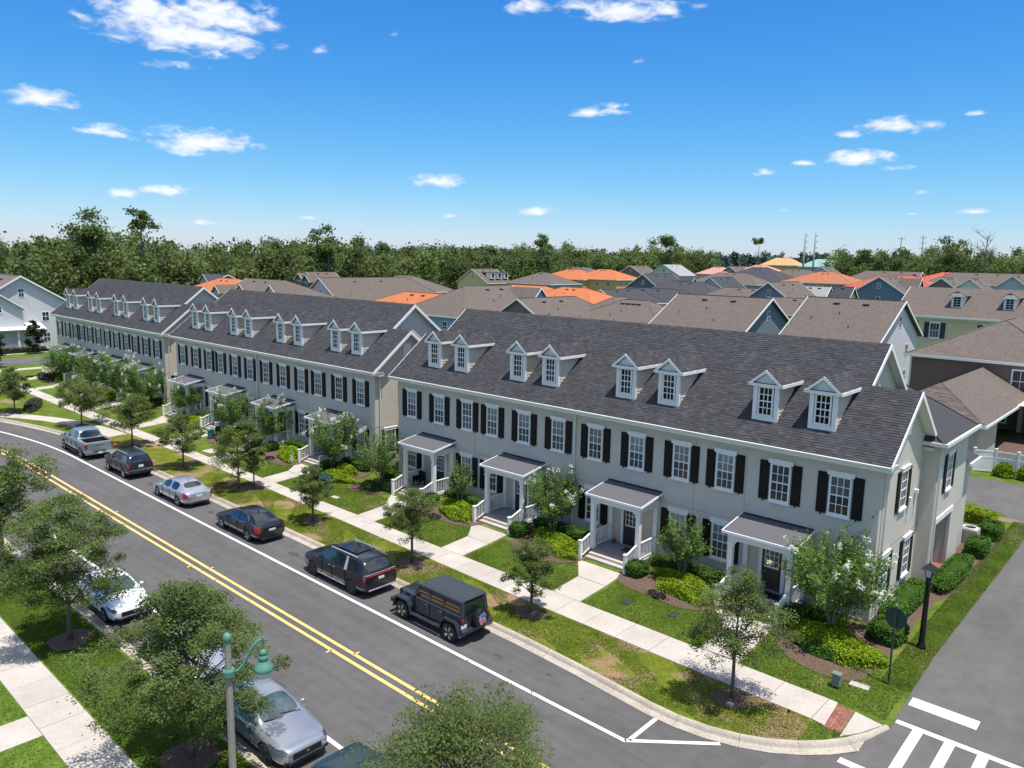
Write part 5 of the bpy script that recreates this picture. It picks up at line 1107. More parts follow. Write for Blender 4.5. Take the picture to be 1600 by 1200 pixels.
# ------------------------------------------------------------------ houses behind
def house(key, lab, x, y, axis, L, hw, zr, rise, ends, wall, roof, z0=.45, vents=2, wn=(2, 1), shutters=None):
    T = thing('house', lab, 'house', (x, y, z0), 0 if axis == 'x' else math.pi/2, 'houses behind the townhouses')
    zr -= z0; ze = zr-rise; h = L/2; ov = .45; sl = rise/hw; b = MB()
    hi = [e == 'h' for e in ends]; hp = min(hw, 99)
    zw = ze-.02
    b.box(-h if not hi[0] else -h-hp+ov, -hw+ov, -.1, h if not hi[1] else h+hp-ov, hw-ov, zw)
    for k, s_ in ((0, -1), (1, 1)):
        if not hi[k]: b.prism([(s_*h,-hw+ov,zw),(s_*h,hw-ov,zw),(s_*h,0,zr-.2)], (-s_*.2,0,0))
    part('wall', b, 'w_'+wall, T)
    b = MB(); e0 = -h-(hp if hi[0] else ov); e1 = h+(hp if hi[1] else ov); r0 = -h-(0 if hi[0] else ov); r1 = h+(0 if hi[1] else ov)
    th = .16
    A, B_, C_, D_ = (e0,-hw,ze), (e1,-hw,ze), (e1,hw,ze), (e0,hw,ze); R0, R1 = (r0,0,zr), (r1,0,zr)
    b.poly([A, B_, R1, R0]); b.poly([C_, D_, R0, R1])
    if hi[0]: b.poly([D_, A, R0])
    if hi[1]: b.poly([B_, C_, R1])
    low = lambda p: (p[0], p[1], p[2]-th)
    b.poly([low(A), low(D_), low(C_), low(B_)]) if all(hi) else (b.poly([low(A), low(R0), low(R1), low(B_)]), b.poly([low(C_), low(R1), low(R0), low(D_)]))
    rf = part('roof', b, 'r_'+roof, T)
    b = MB(); w_ = .1
    b.box(e0, -hw-.05, ze-.2, e1, -hw, ze+.01); b.box(e0, hw, ze-.2, e1, hw+.05, ze+.01)
    for k, s_, e in ((0, -1, e0), (1, 1, e1)):
        if hi[k]: b.box(min(e, e+s_*.05), -hw-.05, ze-.2, max(e, e+s_*.05), hw+.05, ze+.01)
        else:
            for q in (-1, 1): b.prism([(e,q*(hw+.05),ze+.02),(e,0,zr+.03),(e,0,zr-.24),(e,q*(hw+.05),ze-.24)], (s_*.06,0,0))
    part('trim', b, 'white', T)
    b = MB()
    for k, (hx, s_) in enumerate(((R0, -1), (R1, 1))):              # hip and ridge caps
        if hi[k]:
            for q in (-1, 1): b.beam((hx[0],0,zr+.01), (e0 if k == 0 else e1, q*hw, ze+.01), .22, .05)
    b.beam((r0,0,zr+.015), (r1,0,zr+.015), .24, .05); part('ridge_cap', b, 'r_'+roof, rf)
    for i in range(vents):
        fx = r0+(r1-r0)*(.35+.3*i) if vents < 3 else r0+(r1-r0)*(.15+.7*i/(vents-1)); fy = -hw*.16
        b = MB(); z = zr-sl*abs(fy); b.box(fx-.35, fy-.14, z-.05, fx+.35, fy+.14, z+.18); part('roof_vent', b, 'flash', rf)
    for fx, fy in ((.2,-.55),(.62,-.7),(.45,-.4)):
        X = r0+(r1-r0)*fx; Y = hw*fy; z = zr-sl*abs(Y); b = MB(); b.tube([(X,Y,z-.05),(X,Y,z+.35)], [.06,.06], 6); part('vent_pipe', b, 'flash', rf)
    # windows on the two sides that can be seen: -y world and +x world
    if axis == 'x': faces = ((0, -hw+ov-.03, 0, wn[0]), (e1-(0 if not hi[1] else ov)-(ov if not hi[1] else 0)+.03, 0, math.pi/2, wn[1]))
    else: faces = ((e0+(ov if not hi[0] else ov)-.03, 0, -math.pi/2, wn[1]), (0, -hw+ov-.03, 0, wn[0]))
    wb = MB(); wb.box(-.55,0,-.75,.55,.08,.75); gb = MB(); gb.box(-.43,-.012,-.63,.43,-.002,-.04); gb.box(-.43,-.012,.04,.43,-.002,.63)
    mb_ = MB(); mb_.box(-.5,-.02,-.03,.5,.0,.03); mb_.box(-.02,-.02,-.65,.02,0,.65)
    fm = bpy.data.meshes.get('house_window_frame') or wb.mesh('house_window_frame', ['white']); gm = bpy.data.meshes.get('house_pane') or gb.mesh('house_pane', ['glass']); mm = bpy.data.meshes.get('house_muntin') or mb_.mesh('house_muntin', ['white'])
    for fx, fy, r_, n in faces:
        span = (e1-e0 if r_ == 0 else 2*hw)-2.6
        for i in range(n):
            u = (-span/2+span*(i+.5)/n); px, py = (u+(e0+e1)/2, fy) if r_ == 0 else (fx, u)
            for zz in ((ze-1.5, ze-4.6) if ze > 6 else (ze-1.5,)):
                o = link('window', fm, T, (px, py, zz), r_); link('pane', gm, o); link('muntin', mm, o)
                if shutters:
                    for q in (-1, 1): sb_ = MB(); sb_.box(q*.85-.24,-.04,-.78,q*.85+.24,.02,.78); part('shutter', sb_, shutters, o)
    if wn[1] or wn[0]:
        for k, s_ in ((0, -1), (1, 1)):
            vis = (axis == 'x' and k == 1) or (axis == 'y' and k == 0)
            if vis and not hi[k] and rise > 3: o = link('window', fm, T, (s_*(h+.04), 0, zr-rise*.55), math.pi/2 if k else -math.pi/2); o.scale = (.75, 1, .9); link('pane', gm, o); link('muntin', mm, o)
    return T
HS = [
('A',-40.0,64.0,'x',13,8,10.8,4.3,'gg','bluegray','tan','tan-roofed house with a blue-grey gable, directly behind the middle of the nearest block',(3,2)),
('B',-22.6,63.4,'x',10.4,8,11.3,4.4,'gg','white','tan','tan-roofed house with a white gable end, behind the right half of the nearest block',(3,2)),
('C',-76.6,56.0,'y',10,7.6,10.9,4.1,'hg','blue','tan','pale blue house with tan hip roof, behind the gap between nearest and middle blocks',(2,2)),
('D',-65.0,57.0,'y',13,7,9.6,4.2,'gh','darkgray','tan','tan-roofed house with wide dark grey gable just above the left half of the roof',(0,0)),
('E1',-60.2,68.6,'y',3,6.5,9.6,3.8,'hh','beige','tan','smaller tan hip roof left of the one with four vents, above the nearest block',(1,1)),
('E2',-55.7,66.7,'x',4,9,9.4,4.2,'hh','beige','tan','tan hip roof with a row of dark vents, above the middle of the nearest roof',(1,1)),
('T5',-148.2,85.6,'y',26,9.5,9.8,6.5,'gh','white','tan','long tan-roofed house with a tall white gable, behind the middle block',(2,0)),
('T5b',-157.2,106.1,'x',6,9,9.9,4,'hh','beige','tan','beige house with broad tan hip roof near the trees, behind the middle block',(2,2)),
('G4',-187.6,99.0,'y',9,6,10.1,3.5,'gg','slate','tan','slate grey house with twin white-framed gables, left of the long white gable',(2,2)),
('X1',-151.9,60.7,'x',16,9,9.4,4,'gh','olive','tan','olive house with tan roof and cross gables right behind the middle block',(4,1)),
('DL',-207.6,75.6,'x',18,9,9.1,4.5,'hg','gray','dark','house with a long charcoal roof near the trees, behind the farthest block',(0,0)),
('OL',-175.3,64.0,'x',9,9,8.8,4,'hh','beige','orange','low house with an orange tile roof behind the farthest block',(0,0)),
('O6',-87.0,51.4,'x',9,7,9.4,3,'hh','cream','orange','cream house with an orange tile hip roof behind the right end of the middle block',(0,0)),
('Y',-175.3,155.2,'y',11,7.5,11.4,4.5,'gg','yellow2','tan','yellow gabled house with a long shed dormer, at the edge of the trees',(1,1)),
('W8',-152.2,158.9,'x',3,8,10.8,3.4,'hh','gray','tan','grey house with tan pyramid roof and a row of shuttered windows',(4,4)),
('O1',-148.7,187.5,'x',5,8,11.9,3.2,'hh','ochre','orange','ochre villa with orange tile roof, its right wing',(4,4)),
('O1b',-160.5,185.0,'x',5,8,11.6,3.2,'hh','ochre','orange','ochre villa with orange tile roof, its left wing',(3,1)),
('O2',-118.4,112.6,'x',12,9,8.6,3.5,'hh','cream','orange','orange tile roof left of the tan roofs, below the yellow gabled house',(0,0)),
('O3',-92.7,98.8,'x',6,8,9.3,3.2,'hh','cream','orange','cream house with orange tile roof and tall dark windows, above the nearest roof',(2,2)),
('K1',-118.1,172.3,'y',16,6.5,11.3,4.6,'gg','slate','dark','slate grey gabled house with charcoal roof and a small gable window',(2,1)),
('K2',-89.9,111.9,'y',14,5,8.9,3.2,'gh','paleblue','dark','low charcoal roof with a small pale blue gable in front of the slate gabled house',(0,0)),
('K3',-93.4,131.0,'x',14,7,8.6,3.4,'hh','gray','dark','wide charcoal hip roof right of the slate gabled house',(1,0)),
('K4',-174.4,247.0,'y',12,7,12.9,4,'gg','darkgray','tan','dark grey gabled house with tan roof near the far trees',(0,1)),
('K5',-157.6,245.9,'y',12,7.5,13.7,4.2,'gg','paleblue','lightgray','pale blue gabled house with a light grey roof near the far trees',(0,1)),
('K5b',-193.0,231.0,'x',9,7,11.8,3.6,'hh','gray','tan','tan hip roof peeping over the ochre villa',(0,0)),
('K6',-101.5,181.2,'y',14,5.5,10.8,4,'gg','lilac','dark','lilac-white gabled house with charcoal roof and a black gable window',(1,1)),
('K7',-144.6,277.1,'y',14,6,13.4,4,'gg','darkgray','tan','far tan-roofed house with a dark gable between two pink roofs',(0,1)),
('P1',-151.2,273.4,'x',4,6,13.0,3,'hh','beige','pink','left one of two faded pink hip roofs near the far trees',(0,0)),
('P2',-138.0,285.4,'x',4,7,14.2,3,'hh','beige','pink','right one of two faded pink hip roofs near the far trees',(0,0)),
('K8',-117.3,240.4,'x',6,10,13.5,5,'hh','gray','dark','tall charcoal hip roof in front of the unfinished timber house',(0,0)),
('K9',-117.5,219.1,'x',10,8,11.5,3.6,'hh','gray','tan','tan hip roof just left of the tall charcoal one',(0,0)),
('L1',-62.1,134.3,'y',15,6,11.2,4.4,'gg','bluegray','tan','blue-grey gabled house with a broad tan roof, behind the two tan-roofed houses of the lane',(1,1)),
('S1',-59.3,145.4,'x',6,3.5,10.2,3.2,'gg','paleblue','lightgray','small light grey roof with a pale blue gable, right of the blue-grey gabled house',(0,1)),
('S2',-54.7,147.0,'x',6,3.5,10.3,3.2,'gg','olive','dark','small charcoal roof with an olive gable, right of the light grey one',(0,1)),
('OR',-85.4,220.8,'x',5,9,12.7,3.4,'hh','pinkwall','orange2','peach house with a rusty orange hip roof',(3,3)),
('TB',-108.3,280.4,'y',10,6,14.0,4,'gg','beige','tan','beige gable rising behind the rusty orange roof',(0,1)),
('TC',-113.3,264.2,'x',8,8,12.9,4,'hh','gray','tan','wide tan roof left of the beige gable',(0,0)),
('BL',-54.2,179.5,'y',14,6.5,12.4,4.2,'gg','blue2','tan','steel blue gabled house with a white louvre in the gable, at the right',(1,1)),
('R1',-60.3,208.4,'x',8,9,12.3,3.6,'hh','beige','red','red tile roof right of the steel blue gable',(0,0)),
('R2',-57.2,249.9,'x',4,10,13.2,3.6,'hh','beige','red','farther red tile roof, at the foot of the trees at the right',(0,0)),
('TL',-76.4,257.2,'x',18,6,13.1,3.4,'hg','beige','tan','long tan roof behind the steel blue gable',(0,0)),
('G7',-42.3,186.0,'y',10,4,12.4,3,'gg','darkgray','tan','dark grey small gable left of the white one, at the right',(0,1)),
('G8',-35.4,181.5,'y',8,3.5,12.5,2.8,'gg','white','tan','small white gable above the roof with round dormers',(0,1)),
('TR',-43.0,233.7,'x',18,7,13.4,3.4,'hh','lilac','tan','long tan roof at the right edge below the trees',(5,1)),
('TR2',-31.3,207.7,'y',8,3.5,13.1,2.8,'gg','lilac','tan','pale gabled wing at the right edge below the trees',(0,1)),
('M1',-98.4,155.8,'x',10,6,9.8,3,'hh','gray','dark','charcoal hip roof between the slate and the lilac-white gables',(0,0)),
('M2',-50.1,118.6,'x',16,6,8.5,3,'hh','gray','tan','low tan roof behind the house with the white gable end',(0,0)),
('M3',-77.9,149.8,'x',12,6,8.9,3,'hh','gray','tan','low tan roof left of the blue-grey gabled house',(0,0)),
('J',-128.0,3.0,'x',14,7.3,11.4,4.6,'gg','paleblue','brown','pale blue-white two-storey house with brown roof at the far left, beyond the cross street',(2,2)),
('CW',-214.3,482.6,'x',10,8,18.5,5,'hh','wood','woodroof','unfinished house of bare yellow timber sheathing, far away below the two tall pylons',(3,2)),
('CT',-183.2,473.1,'x',8,9,18.0,5,'hh','tealwrap','tealroof','unfinished house wrapped in teal sheeting beside the timber one',(0,0)),
]
for k, x, y, ax, L, hw, zr, rise, ends, wl, rf, lab, wn in HS:
    T = house(k, lab, x, y, ax, L, hw, zr, rise, ends, wl, rf, vents=4 if k == 'E2' else (0 if k in ('CW','CT') else 2), wn=wn, z0=.45 if k not in ('CW','CT') else .4)
    if k == 'W8':
        pass
def cross_gable(T, x, y, w, zr, wallk, dep=3, rise=None, face='-y', roofk='r_tan'):
    """gable dormer facing -y (world) added to house T as a part"""
    rise = rise or w*.45; b = MB(); h = w/2; inv = T.matrix_basis.inverted()
    o = link('cross_gable', None, T); M_ = inv @ Matrix.Translation(Vector((x, y, 0))) @ Matrix.Rotation(0 if face == '-y' else math.pi/2, 4, 'Z'); o.matrix_local = M_
    b.prism([(-h,0,zr-rise),(h,0,zr-rise),(0,0,zr-.1)], (0,dep,0)); b.box(-h, 0, zr-rise-3, h, dep, zr-rise-.01); part('gable_wall', b, wallk, o)
    b = MB()
    for s_ in (-1, 1): b.prism([(s_*(h+.35),-.35,zr-rise-.16),(0,-.35,zr),(0,-.35,zr+.12),(s_*(h+.35),-.35,zr-rise-.04)], (0,dep+2.2,0))
    part('gable_roof', b, roofk, o)
    b = MB()
    for s_ in (-1, 1): b.prism([(s_*(h+.37),-.41,zr-rise-.2),(0,-.41,zr-.06),(0,-.41,zr+.14),(s_*(h+.37),-.41,zr-rise+.0)], (0,.06,0))
    b.box(-h, -.08, zr-rise-.12, h, -.02, zr-rise+.06); part('gable_trim', b, 'white', o)
    b = MB(); b.box(-.6,-.06,zr-rise-1.9,.6,-.01,zr-rise-.5); part('gable_window', b, 'white', o); b = MB(); b.box(-.5,-.075,zr-rise-1.8,-.04,-.06,zr-rise-.6); b.box(.04,-.075,zr-rise-1.8,.5,-.06,zr-rise-.6); part('pane', b, 'glass', o)
byk = {k[0]: o for k, o in zip(HS, [o for o in bpy.data.objects if o.name.split('.')[0] == 'house'][:len(HS)])}
hs_objs = [o for o in bpy.data.objects if o.get('category') == 'house']
def H_(lab0): return next(o for o in hs_objs if o['label'] == lab0)
lab_of = {k[0]: k[11] for k in HS}; HO = {k: H_(v) for k, v in lab_of.items()}
X1 = HO['X1']; cross_gable(X1, -135.5, 52.2, 6.4, 8.7, 'w_olive', 5, 2.4); cross_gable(X1, -145.5, 51.0, 6.8, 8.5, 'w_olive', 4, 2.5); cross_gable(X1, -156.5, 51.0, 3.4, 8.0, 'w_gray', 4, 1.7)
cross_gable(HO['G4'], -190.5, 93.6, 4.2, 9.6, 'w_slate', 3, 2.0); cross_gable(HO['G4'], -185.0, 92.4, 4.2, 9.3, 'w_slate', 3, 2.0)
cross_gable(HO['C'], -69.6, 60.5, 7, 10.6, 'w_blue', 4, 3.6, '+x'); cross_gable(HO['DL'], -197, 68, 5.5, 9.2, 'w_lilac', 3, 2.2, roofk='r_dark')
cross_gable(HO['K1'], -111, 181.5, 4.5, 10.2, 'w_paleblue', 3, 2.2, '+x', 'r_dark'); cross_gable(HO['BL'], -46.8, 180, 5.2, 11.9, 'w_bluegray', 3, 3.0, '+x'); cross_gable(HO['TL'], -68, 252, 5, 12.6, 'w_slate', 3, 2.4)
# dormers of the yellow house
for i in range(3):
    b = MB(); y_ = 153+i*3.2; b.box(-171.4, y_-.9, 8.3, -169.0, y_+.9, 10.2); o = link('dormer', b.mesh('dormer', ['white']), HO['Y']); o.matrix_local = HO['Y'].matrix_basis.inverted()
    b = MB(); b.box(-168.99, y_-.5, 8.6, -168.95, y_+.5, 9.9); q = part('pane', b, 'glass_dark', o)
    b = MB(); b.box(-173.5, y_-1.1, 10.2, -168.8, y_+1.1, 10.35); part('dormer_roof', b, 'r_tan', o)
# ---------------- yellow townhouse row with round-headed dormers at the right
def yellow_row():
    T = thing('townhouse_block', 'yellow townhouse row with tan roof, small arched dormers and navy shutters at the right edge', 'townhouses', (-11, 102, .45)); O = Vector((-11, 102, .45))
    x0, x1 = -27.3, 10; ye = 94.0; ze = 8.0; yr = 102; zr = 12.0; s = (zr-ze)/(yr-ye)
    P = lambda n, b, m: part(n, b, m, T, -O)
    b = MB(); b.box(x0+.4, ye+.45, .4, x1, yr+7, ze-.1); b.prism([(x0+.4,ye+.45,ze-.1),(x0+.4,2*yr-ye-.45,ze-.1),(x0+.4,yr,zr-.2)], (.2,0,0)); P('wall', b, 'w_yellow')
    b = MB(); b.poly([(x0,ye,ze),(x1,ye,ze),(x1,yr,zr),(x0,yr,zr)]); b.poly([(x1,2*yr-ye,ze),(x0,2*yr-ye,ze),(x0,yr,zr),(x1,yr,zr)]); P('roof', b, 'r_tan')
    b = MB(); b.box(x0, ye-.1, ze-.25, x1, ye, ze); b.box(x0+.4, ye+.38, ze-.5, x1, ye+.45, ze-.26); b.prism([(x0,ye,ze),(x0,yr,zr+.02),(x0,yr,zr-.25),(x0,ye,ze-.25)], (-.06,0,0)); P('trim', b, 'white')
    for i, cx in enumerate((-19.3, -12.6, -5.6, 1.2)):
        zb = ze+s*2.6; y0 = ye+2.6; d = link('dormer', None, T, Vector((cx, y0, 0))-O)
        b = MB(); b.box(-.75, 0, zb-.1, .75, 3.2, zb+1.75); part('dormer_wall', b, 'white', d)
        b = MB()
        for q in (-1, 1): b.prism([(q*1.15,-.3,zb+1.68),(q*.5,-.3,zb+2.2),(0,-.3,zb+2.38),(0,-.3,zb+2.26),(q*.5,-.3,zb+2.08),(q*1.1,-.3,zb+1.58)], (0,4.2,0))
        part('dormer_roof', b, 'r_tan', d)
        b = MB(); b.prism([(-1.1,-.34,zb+1.56),(1.1,-.34,zb+1.56),(.5,-.34,zb+2.1),(-.5,-.34,zb+2.1)], (0,.04,0)); b.prism([(-.6,-.02,zb+1.6),(.6,-.02,zb+1.6),(0,-.02,zb+2.2)], (0,.05,0)); part('dormer_trim', b, 'white', d)
        for r_ in range(4):
            for c in range(2): b = MB(); b.box(-.46+c*.48,-.02,zb+.12+r_*.36,-.46+c*.48+.42,-.005,zb+.12+r_*.36+.3); part('pane', b, 'glass_dark', d)
    for i, cx in enumerate((-25.2,-21.4,-14.4,-10.6,-7.2,-3.4,0.2,3.6)):
        w_ = link('window', None, T, Vector((cx, ye+.42, ze-2.1))-O)
        b = MB(); b.box(-.7,-.03,-1.15,.7,.03,1.15); b.box(-.85,-.05,1.15,.85,.03,1.32); b.box(-.8,-.07,-1.28,.8,.03,-1.15); part('frame', b, 'white', w_)
        for r_ in range(2):
            b = MB(); b.box(-.58,-.045,-1.03+1.05*r_,.58,-.032,-.06+1.05*r_); part('pane', b, 'glass', w_)
        b = MB(); b.box(-.2,-.055,-1.03,-.17,-.046,1.0); b.box(.17,-.055,-1.03,.2,-.046,1.0); part('muntin', b, 'white', w_)
        for q in (-1, 1): b = MB(); b.box(q*1.1-.33,-.05,-1.15,q*1.1+.33,.02,1.15); part('shutter', b, 'navy', w_)
    b = MB(); b.box(x0-7, ye+2, .4, x0+.4, yr+6, 4.6); b.poly([(x0-7,ye+1.6,4.6),(x0+.4,ye+1.6,4.6),(x0+.4,yr,5.8),(x0-7,yr,5.8)]); P('side_porch', b, 'white')
dm('navy', (.025,.035,.06), .6)
yellow_row()
# ---------------- brown house with the single-storey wing and fence
def brown():
    O = Vector((-6, 56, .45)); T = thing('house', 'brown lap-sided house with tan hip roof and low beige wing, behind the white fence', 'house', O, 0, None)
    P = lambda n, b, m: part(n, b, m, T, -O)
    x0, x1, y0, y1, ze = -12.4, .8, 50.4, 68, 6.75
    b = MB(); b.box(x0, y0, .4, x1, y1, ze-.15); P('wall', b, 'w_brown')
    b = MB(); n = 24
    for i in range(n): z = .5+(ze-.7)*i/n; z2 = .5+(ze-.7)*(i+1)/n; b.quad((x0+.02,y0-.035,z),(x1-.02,y0-.035,z),(x1-.02,y0-.006,z2),(x0+.02,y0-.006,z2)); b.quad((x0+.02,y0-.004,z),(x1-.02,y0-.004,z),(x1-.02,y0-.035,z),(x0+.02,y0-.035,z))
    tag(P('lap_siding', b, 'w_brown'), kind='stuff')
    b = MB(); e = .5; A, B_, C_, D_ = (x0-e,y0-e,ze),(x1+e,y0-e,ze),(x1+e,y1,ze),(x0-e,y1,ze); r0, r1 = (-5.9,57.4,10.2), (-5.9,y1-6,10.2)
    b.poly([A,B_,r0]); b.poly([B_,C_,r1,r0]); b.poly([C_,D_,r1]); b.poly([D_,A,r0,r1]); rf = P('roof', b, 'r_tan')
    b = MB(); b.beam(A, r0, .25, .06); b.beam(B_, r0, .25, .06); b.beam(r0, r1, .25, .06); part('ridge_cap', b, 'r_tan', rf)
    b = MB(); b.box(-3.6,58.2,9.0,-3.0,58.6,9.35); part('roof_vent', b, 'flash', rf)
    b = MB(); b.box(x0-e, y0-e-.06, ze-.22, x1+e, y0-e, ze+.02); b.box(x0-e-.06, y0-e-.06, ze-.22, x0-e, y1, ze+.02); b.box(x0, y0-e, ze-.24, x1, y0, ze-.18); b.box(x0-.02,y0-.05,.4,x0+.14,y0-.0,ze-.2); b.box(x1+e,y0-e-.06,ze-.22,x1+e+.06,y1,ze+.02); P('trim', b, 'white')
    for x in (-3.0,):
        w_ = link('window', None, T, Vector((x, y0-.04, 5.05))-O); b = MB(); b.box(-.75,-.03,-1.1,.75,.0,1.1); part('frame', b, 'white', w_)
        for r_ in (0, 1): b = MB(); b.box(-.6,-.045,-.95+r_*.98,.6,-.035,-.04+r_*.98); part('pane', b, 'glass', w_)
        b = MB(); b.box(-.02,-.06,-.95,.02,-.046,.95); part('muntin', b, 'white', w_)
    # low beige wing reaching to the lane, hip roof against the brown wall
    wx0, wx1, wy0, wy1, wz = -9.6, -2.4, 32.6, 49.9, 3.75
    b = MB(); b.box(wx0, wy0, .4, wx1-3.2, wy1, wz-.1); b.box(wx1-3.2, wy0, .4, wx1, wy0+6.4, wz-.1); P('wing_wall', b, 'w_tanw')
    b = MB(); b.box(wx1-3.15, 39.2, .4, -2.5, 39.3, 2.9); b.box(-2.7, wy1-.4, .4, -2.4, wy1, 3.5); P('porch_post', b, 'w_tanw')
    ex0, ex1, ey0 = wx0-.5, wx1+.5, wy0-.6; rx = (ex0+ex1)/2; rzz = 6.1
    b = MB(); A, B_, C_, D_ = (ex0,ey0,wz),(ex1,ey0,wz),(ex1,wy1+.2,wz),(ex0,wy1+.2,wz); r0, r1 = (rx,ey0+4.1,rzz), (rx,wy1+.2,rzz)
    b.poly([A,B_,r0]); b.poly([B_,C_,r1,r0]); b.poly([D_,A,r0,r1]); b.quad((ex0,ey0,wz-.14),(ex0,wy1,wz-.14),(ex1,wy1,wz-.14),(ex1,ey0,wz-.14)); wr = P('wing_roof', b, 'r_tan')
    sb = MB(); Ls = Vector((rx-ex1,0,rzz-wz)).length; run = Vector((rx-ex1,0,rzz-wz)).normalized(); Wd = wy1+.2-ey0
    tabs(sb, C_, (0,-1,0), run, Wd, Ls, expo=.2, tab=.9, trim=lambda t: (0, Wd-4.1*t)); run2 = Vector((0,4.1,rzz-wz)); tabs(sb, A, (1,0,0), run2.normalized(), ex1-ex0, run2.length, expo=.2, tab=.9, trim=lambda t: ((rx-ex0)*t, (ex1-ex0)-(ex1-rx)*t))
    tag(part('shingles', sb, 'r_tan_t', wr), kind='stuff')
    b = MB(); b.box(ex0,ey0-.06,wz-.2,ex1+.06,ey0,wz+.02); b.box(ex1,ey0,wz-.2,ex1+.06,wy1,wz+.02); P('wing_trim', b, 'white')
    w_ = link('window', None, T, Vector((-4.3, 49.8, 2.2))-O); b = MB(); b.box(-.7,-.03,-1.1,.7,.0,1.1); part('frame', b, 'white', w_); b = MB(); b.box(-.55,-.045,-.95,.55,-.035,.95); part('pane', b, 'glass_dark', w_)
    b = MB(); b.box(1.0, 50.0, 3.3, 14, 50.35, 3.75); b.poly([(-2.0,50.3,3.8),(14,50.3,3.8),(14,44,3.8),(-2.0,44,3.8)]); P('porch_beam', b, 'white')
b = MB(); b.box(-3.0,36.0,.46,14,50.3,.5); part('patio', b, 'mulch')['kind'] = 'structure'
m_ = MT['r_tan']; dm('r_tan_t', ROOF['tan'][0], .95, scale=5, detail=9, col2=ROOF['tan'][1], lo=.35, hi=.65, tint=True)
brown()
# white vinyl fence with lattice top
F_ = thing('fence', 'white vinyl fence with lattice top and gate beside the lane', 'fence', (-1.4, 31.6, .46))
def fpart(n, b, m='white'): return part(n, b, m, F_)
segs = [((-.9,-.2),(.35,.42)),((.35,.42),(1.75,.44)),((1.75,.44),(3.4,.46)),((3.4,.46),(5.2,.48)),((5.2,.48),(7,.5))]
for p in [(-.9,-.2)]+[s[1] for s in segs]:
    b = MB(); b.box(p[0]-.07,p[1]-.07,-.05,p[0]+.07,p[1]+.07,1.72); b.box(p[0]-.1,p[1]-.1,1.72,p[0]+.1,p[1]+.1,1.8); fpart('post', b)
for i, (a, c) in enumerate(segs):
    a, c = Vector((*a, 0)), Vector((*c, 0)); d = c-a; n_ = int(d.length/.16); Z = Vector((0,0,1))
    b = MB(); b.beam(a+Z*.1, c+Z*.1, .05, .1); b.beam(a+Z*1.12, c+Z*1.12, .05, .09); b.beam(a+Z*1.58, c+Z*1.58, .05, .09); fpart('gate_rail' if i == 0 else 'rail', b)
    for k in range(n_):
        b = MB(); p, q = a+d*(k+.04)/n_, a+d*(k+.96)/n_; b.beam(p+Z*.6, q+Z*.6, .03, .95); fpart('board', b)
    b = MB(); m2 = int(d.length/.17)
    for k in range(m2):
        p, q = a+d*k/m2, a+d*min(1, (k+2.6)/m2); b.beam(p+Z*1.16, q+Z*1.54, .015, .045); b.beam(q+Z*1.16, p+Z*1.54, .015, .045)
    fpart('lattice', b)
def shrub2(label, x, y, rx, ry, h, k, n, ls, seed, box=1):
    o = link('shrub', shrub_mesh('shrub', seed, rx, ry, h, k, n, ls, box, .1), None, (x, y, .45)); tag(o, label, 'shrub'); return o
shrub2('left yellow bush in front of the white fence', -.3,31.2,.75,.5,.95,'leaf_yellow',1200,.07,401)
shrub2('right yellow bush in front of the white fence', 1.1,31.25,.6,.5,1.05,'leaf_yellow',1000,.07,402)
# ---------------- house J details
J = HO['J']; Ji = J.matrix_basis.inverted()
def jp(n, b, m, par=None): o = part(n, b, m, par or J); (setattr(o, 'matrix_local', Ji) if not par else None); return o
b = MB(); b.box(-121.4,-7.5,3.55,-118.3,4.9,3.7); b.poly([(-118.1,-7.8,3.7),(-118.1,5.2,3.7),(-121.3,5.2,4.5),(-121.3,-7.8,4.5)]); jp('porch_roof', b, 'white')
b = MB(); b.box(-121.2,-7.5,.4,-118.4,4.8,.8); jp('porch_floor', b, 'curb')
for y in (-7,-4,-1.2,1.6,4.5): b = MB(); b.box(-118.8,y-.14,.8,-118.5,y+.14,3.55); jp('porch_post', b, 'white')
b = MB(); rail(b, (-118.65,-7,.8), (-118.65,4.5,.8), .9, 80); jp('porch_railing', b, 'white')
def gab_x(xf, yc, hw, zr, rise, dep, wk, rk):
    b = MB(); b.prism([(xf,yc-hw,zr-rise),(xf,yc+hw,zr-rise),(xf,yc,zr-.15)], (-dep,0,0)); b.box(xf-dep,yc-hw,.4,xf,yc+hw,zr-rise-.01); g = jp('front_gable', b, wk)
    b = MB()
    for q in (-1, 1): b.prism([(xf+.4,yc+q*(hw+.4),zr-rise-.3),(xf+.4,yc,zr),(xf+.4,yc,zr+.12),(xf+.4,yc+q*(hw+.4),zr-rise-.18)], (-dep-.4,0,0))
    part('gable_roof', b, rk, g)
    b = MB()
    for q in (-1, 1): b.prism([(xf+.46,yc+q*(hw+.45),zr-rise-.36),(xf+.46,yc,zr-.06),(xf+.46,yc,zr+.15),(xf+.46,yc+q*(hw+.45),zr-rise-.15)], (-.07,0,0))
    part('gable_trim', b, 'white', g)
    for y, z, s in ((yc-1.6,6.6,.45),(yc+1.6,6.6,.45),(yc,8.3,.35)):
        b = MB(); b.box(xf+.0,y-s,z-s*1.2,xf+.06,y+s,z+s*1.2); w_ = part('window', b, 'white', g); b = MB()
        for q in (-1, 1):
            for r_ in (-1, 1): b.box(xf+.06, y+q*s*.38-s*.3, z+r_*s*.45-s*.36, xf+.075, y+q*s*.38+s*.3, z+r_*s*.45+s*.36)
        part('pane', b, 'glass_dark', w_)
gab_x(-119.4, -2.0, 4.6, 9.9, 3.2, 3, 'w_paleblue', 'r_brown')
place_tree('magnolia', 'dark upright magnolia beside the white house at the far left', 'tree', tree_meshes(301, 4.9, 1.35, .4, 3500, 'leaf_dark', .13, 'oak', 40, .08), -115.0, 2.6, z=.45)
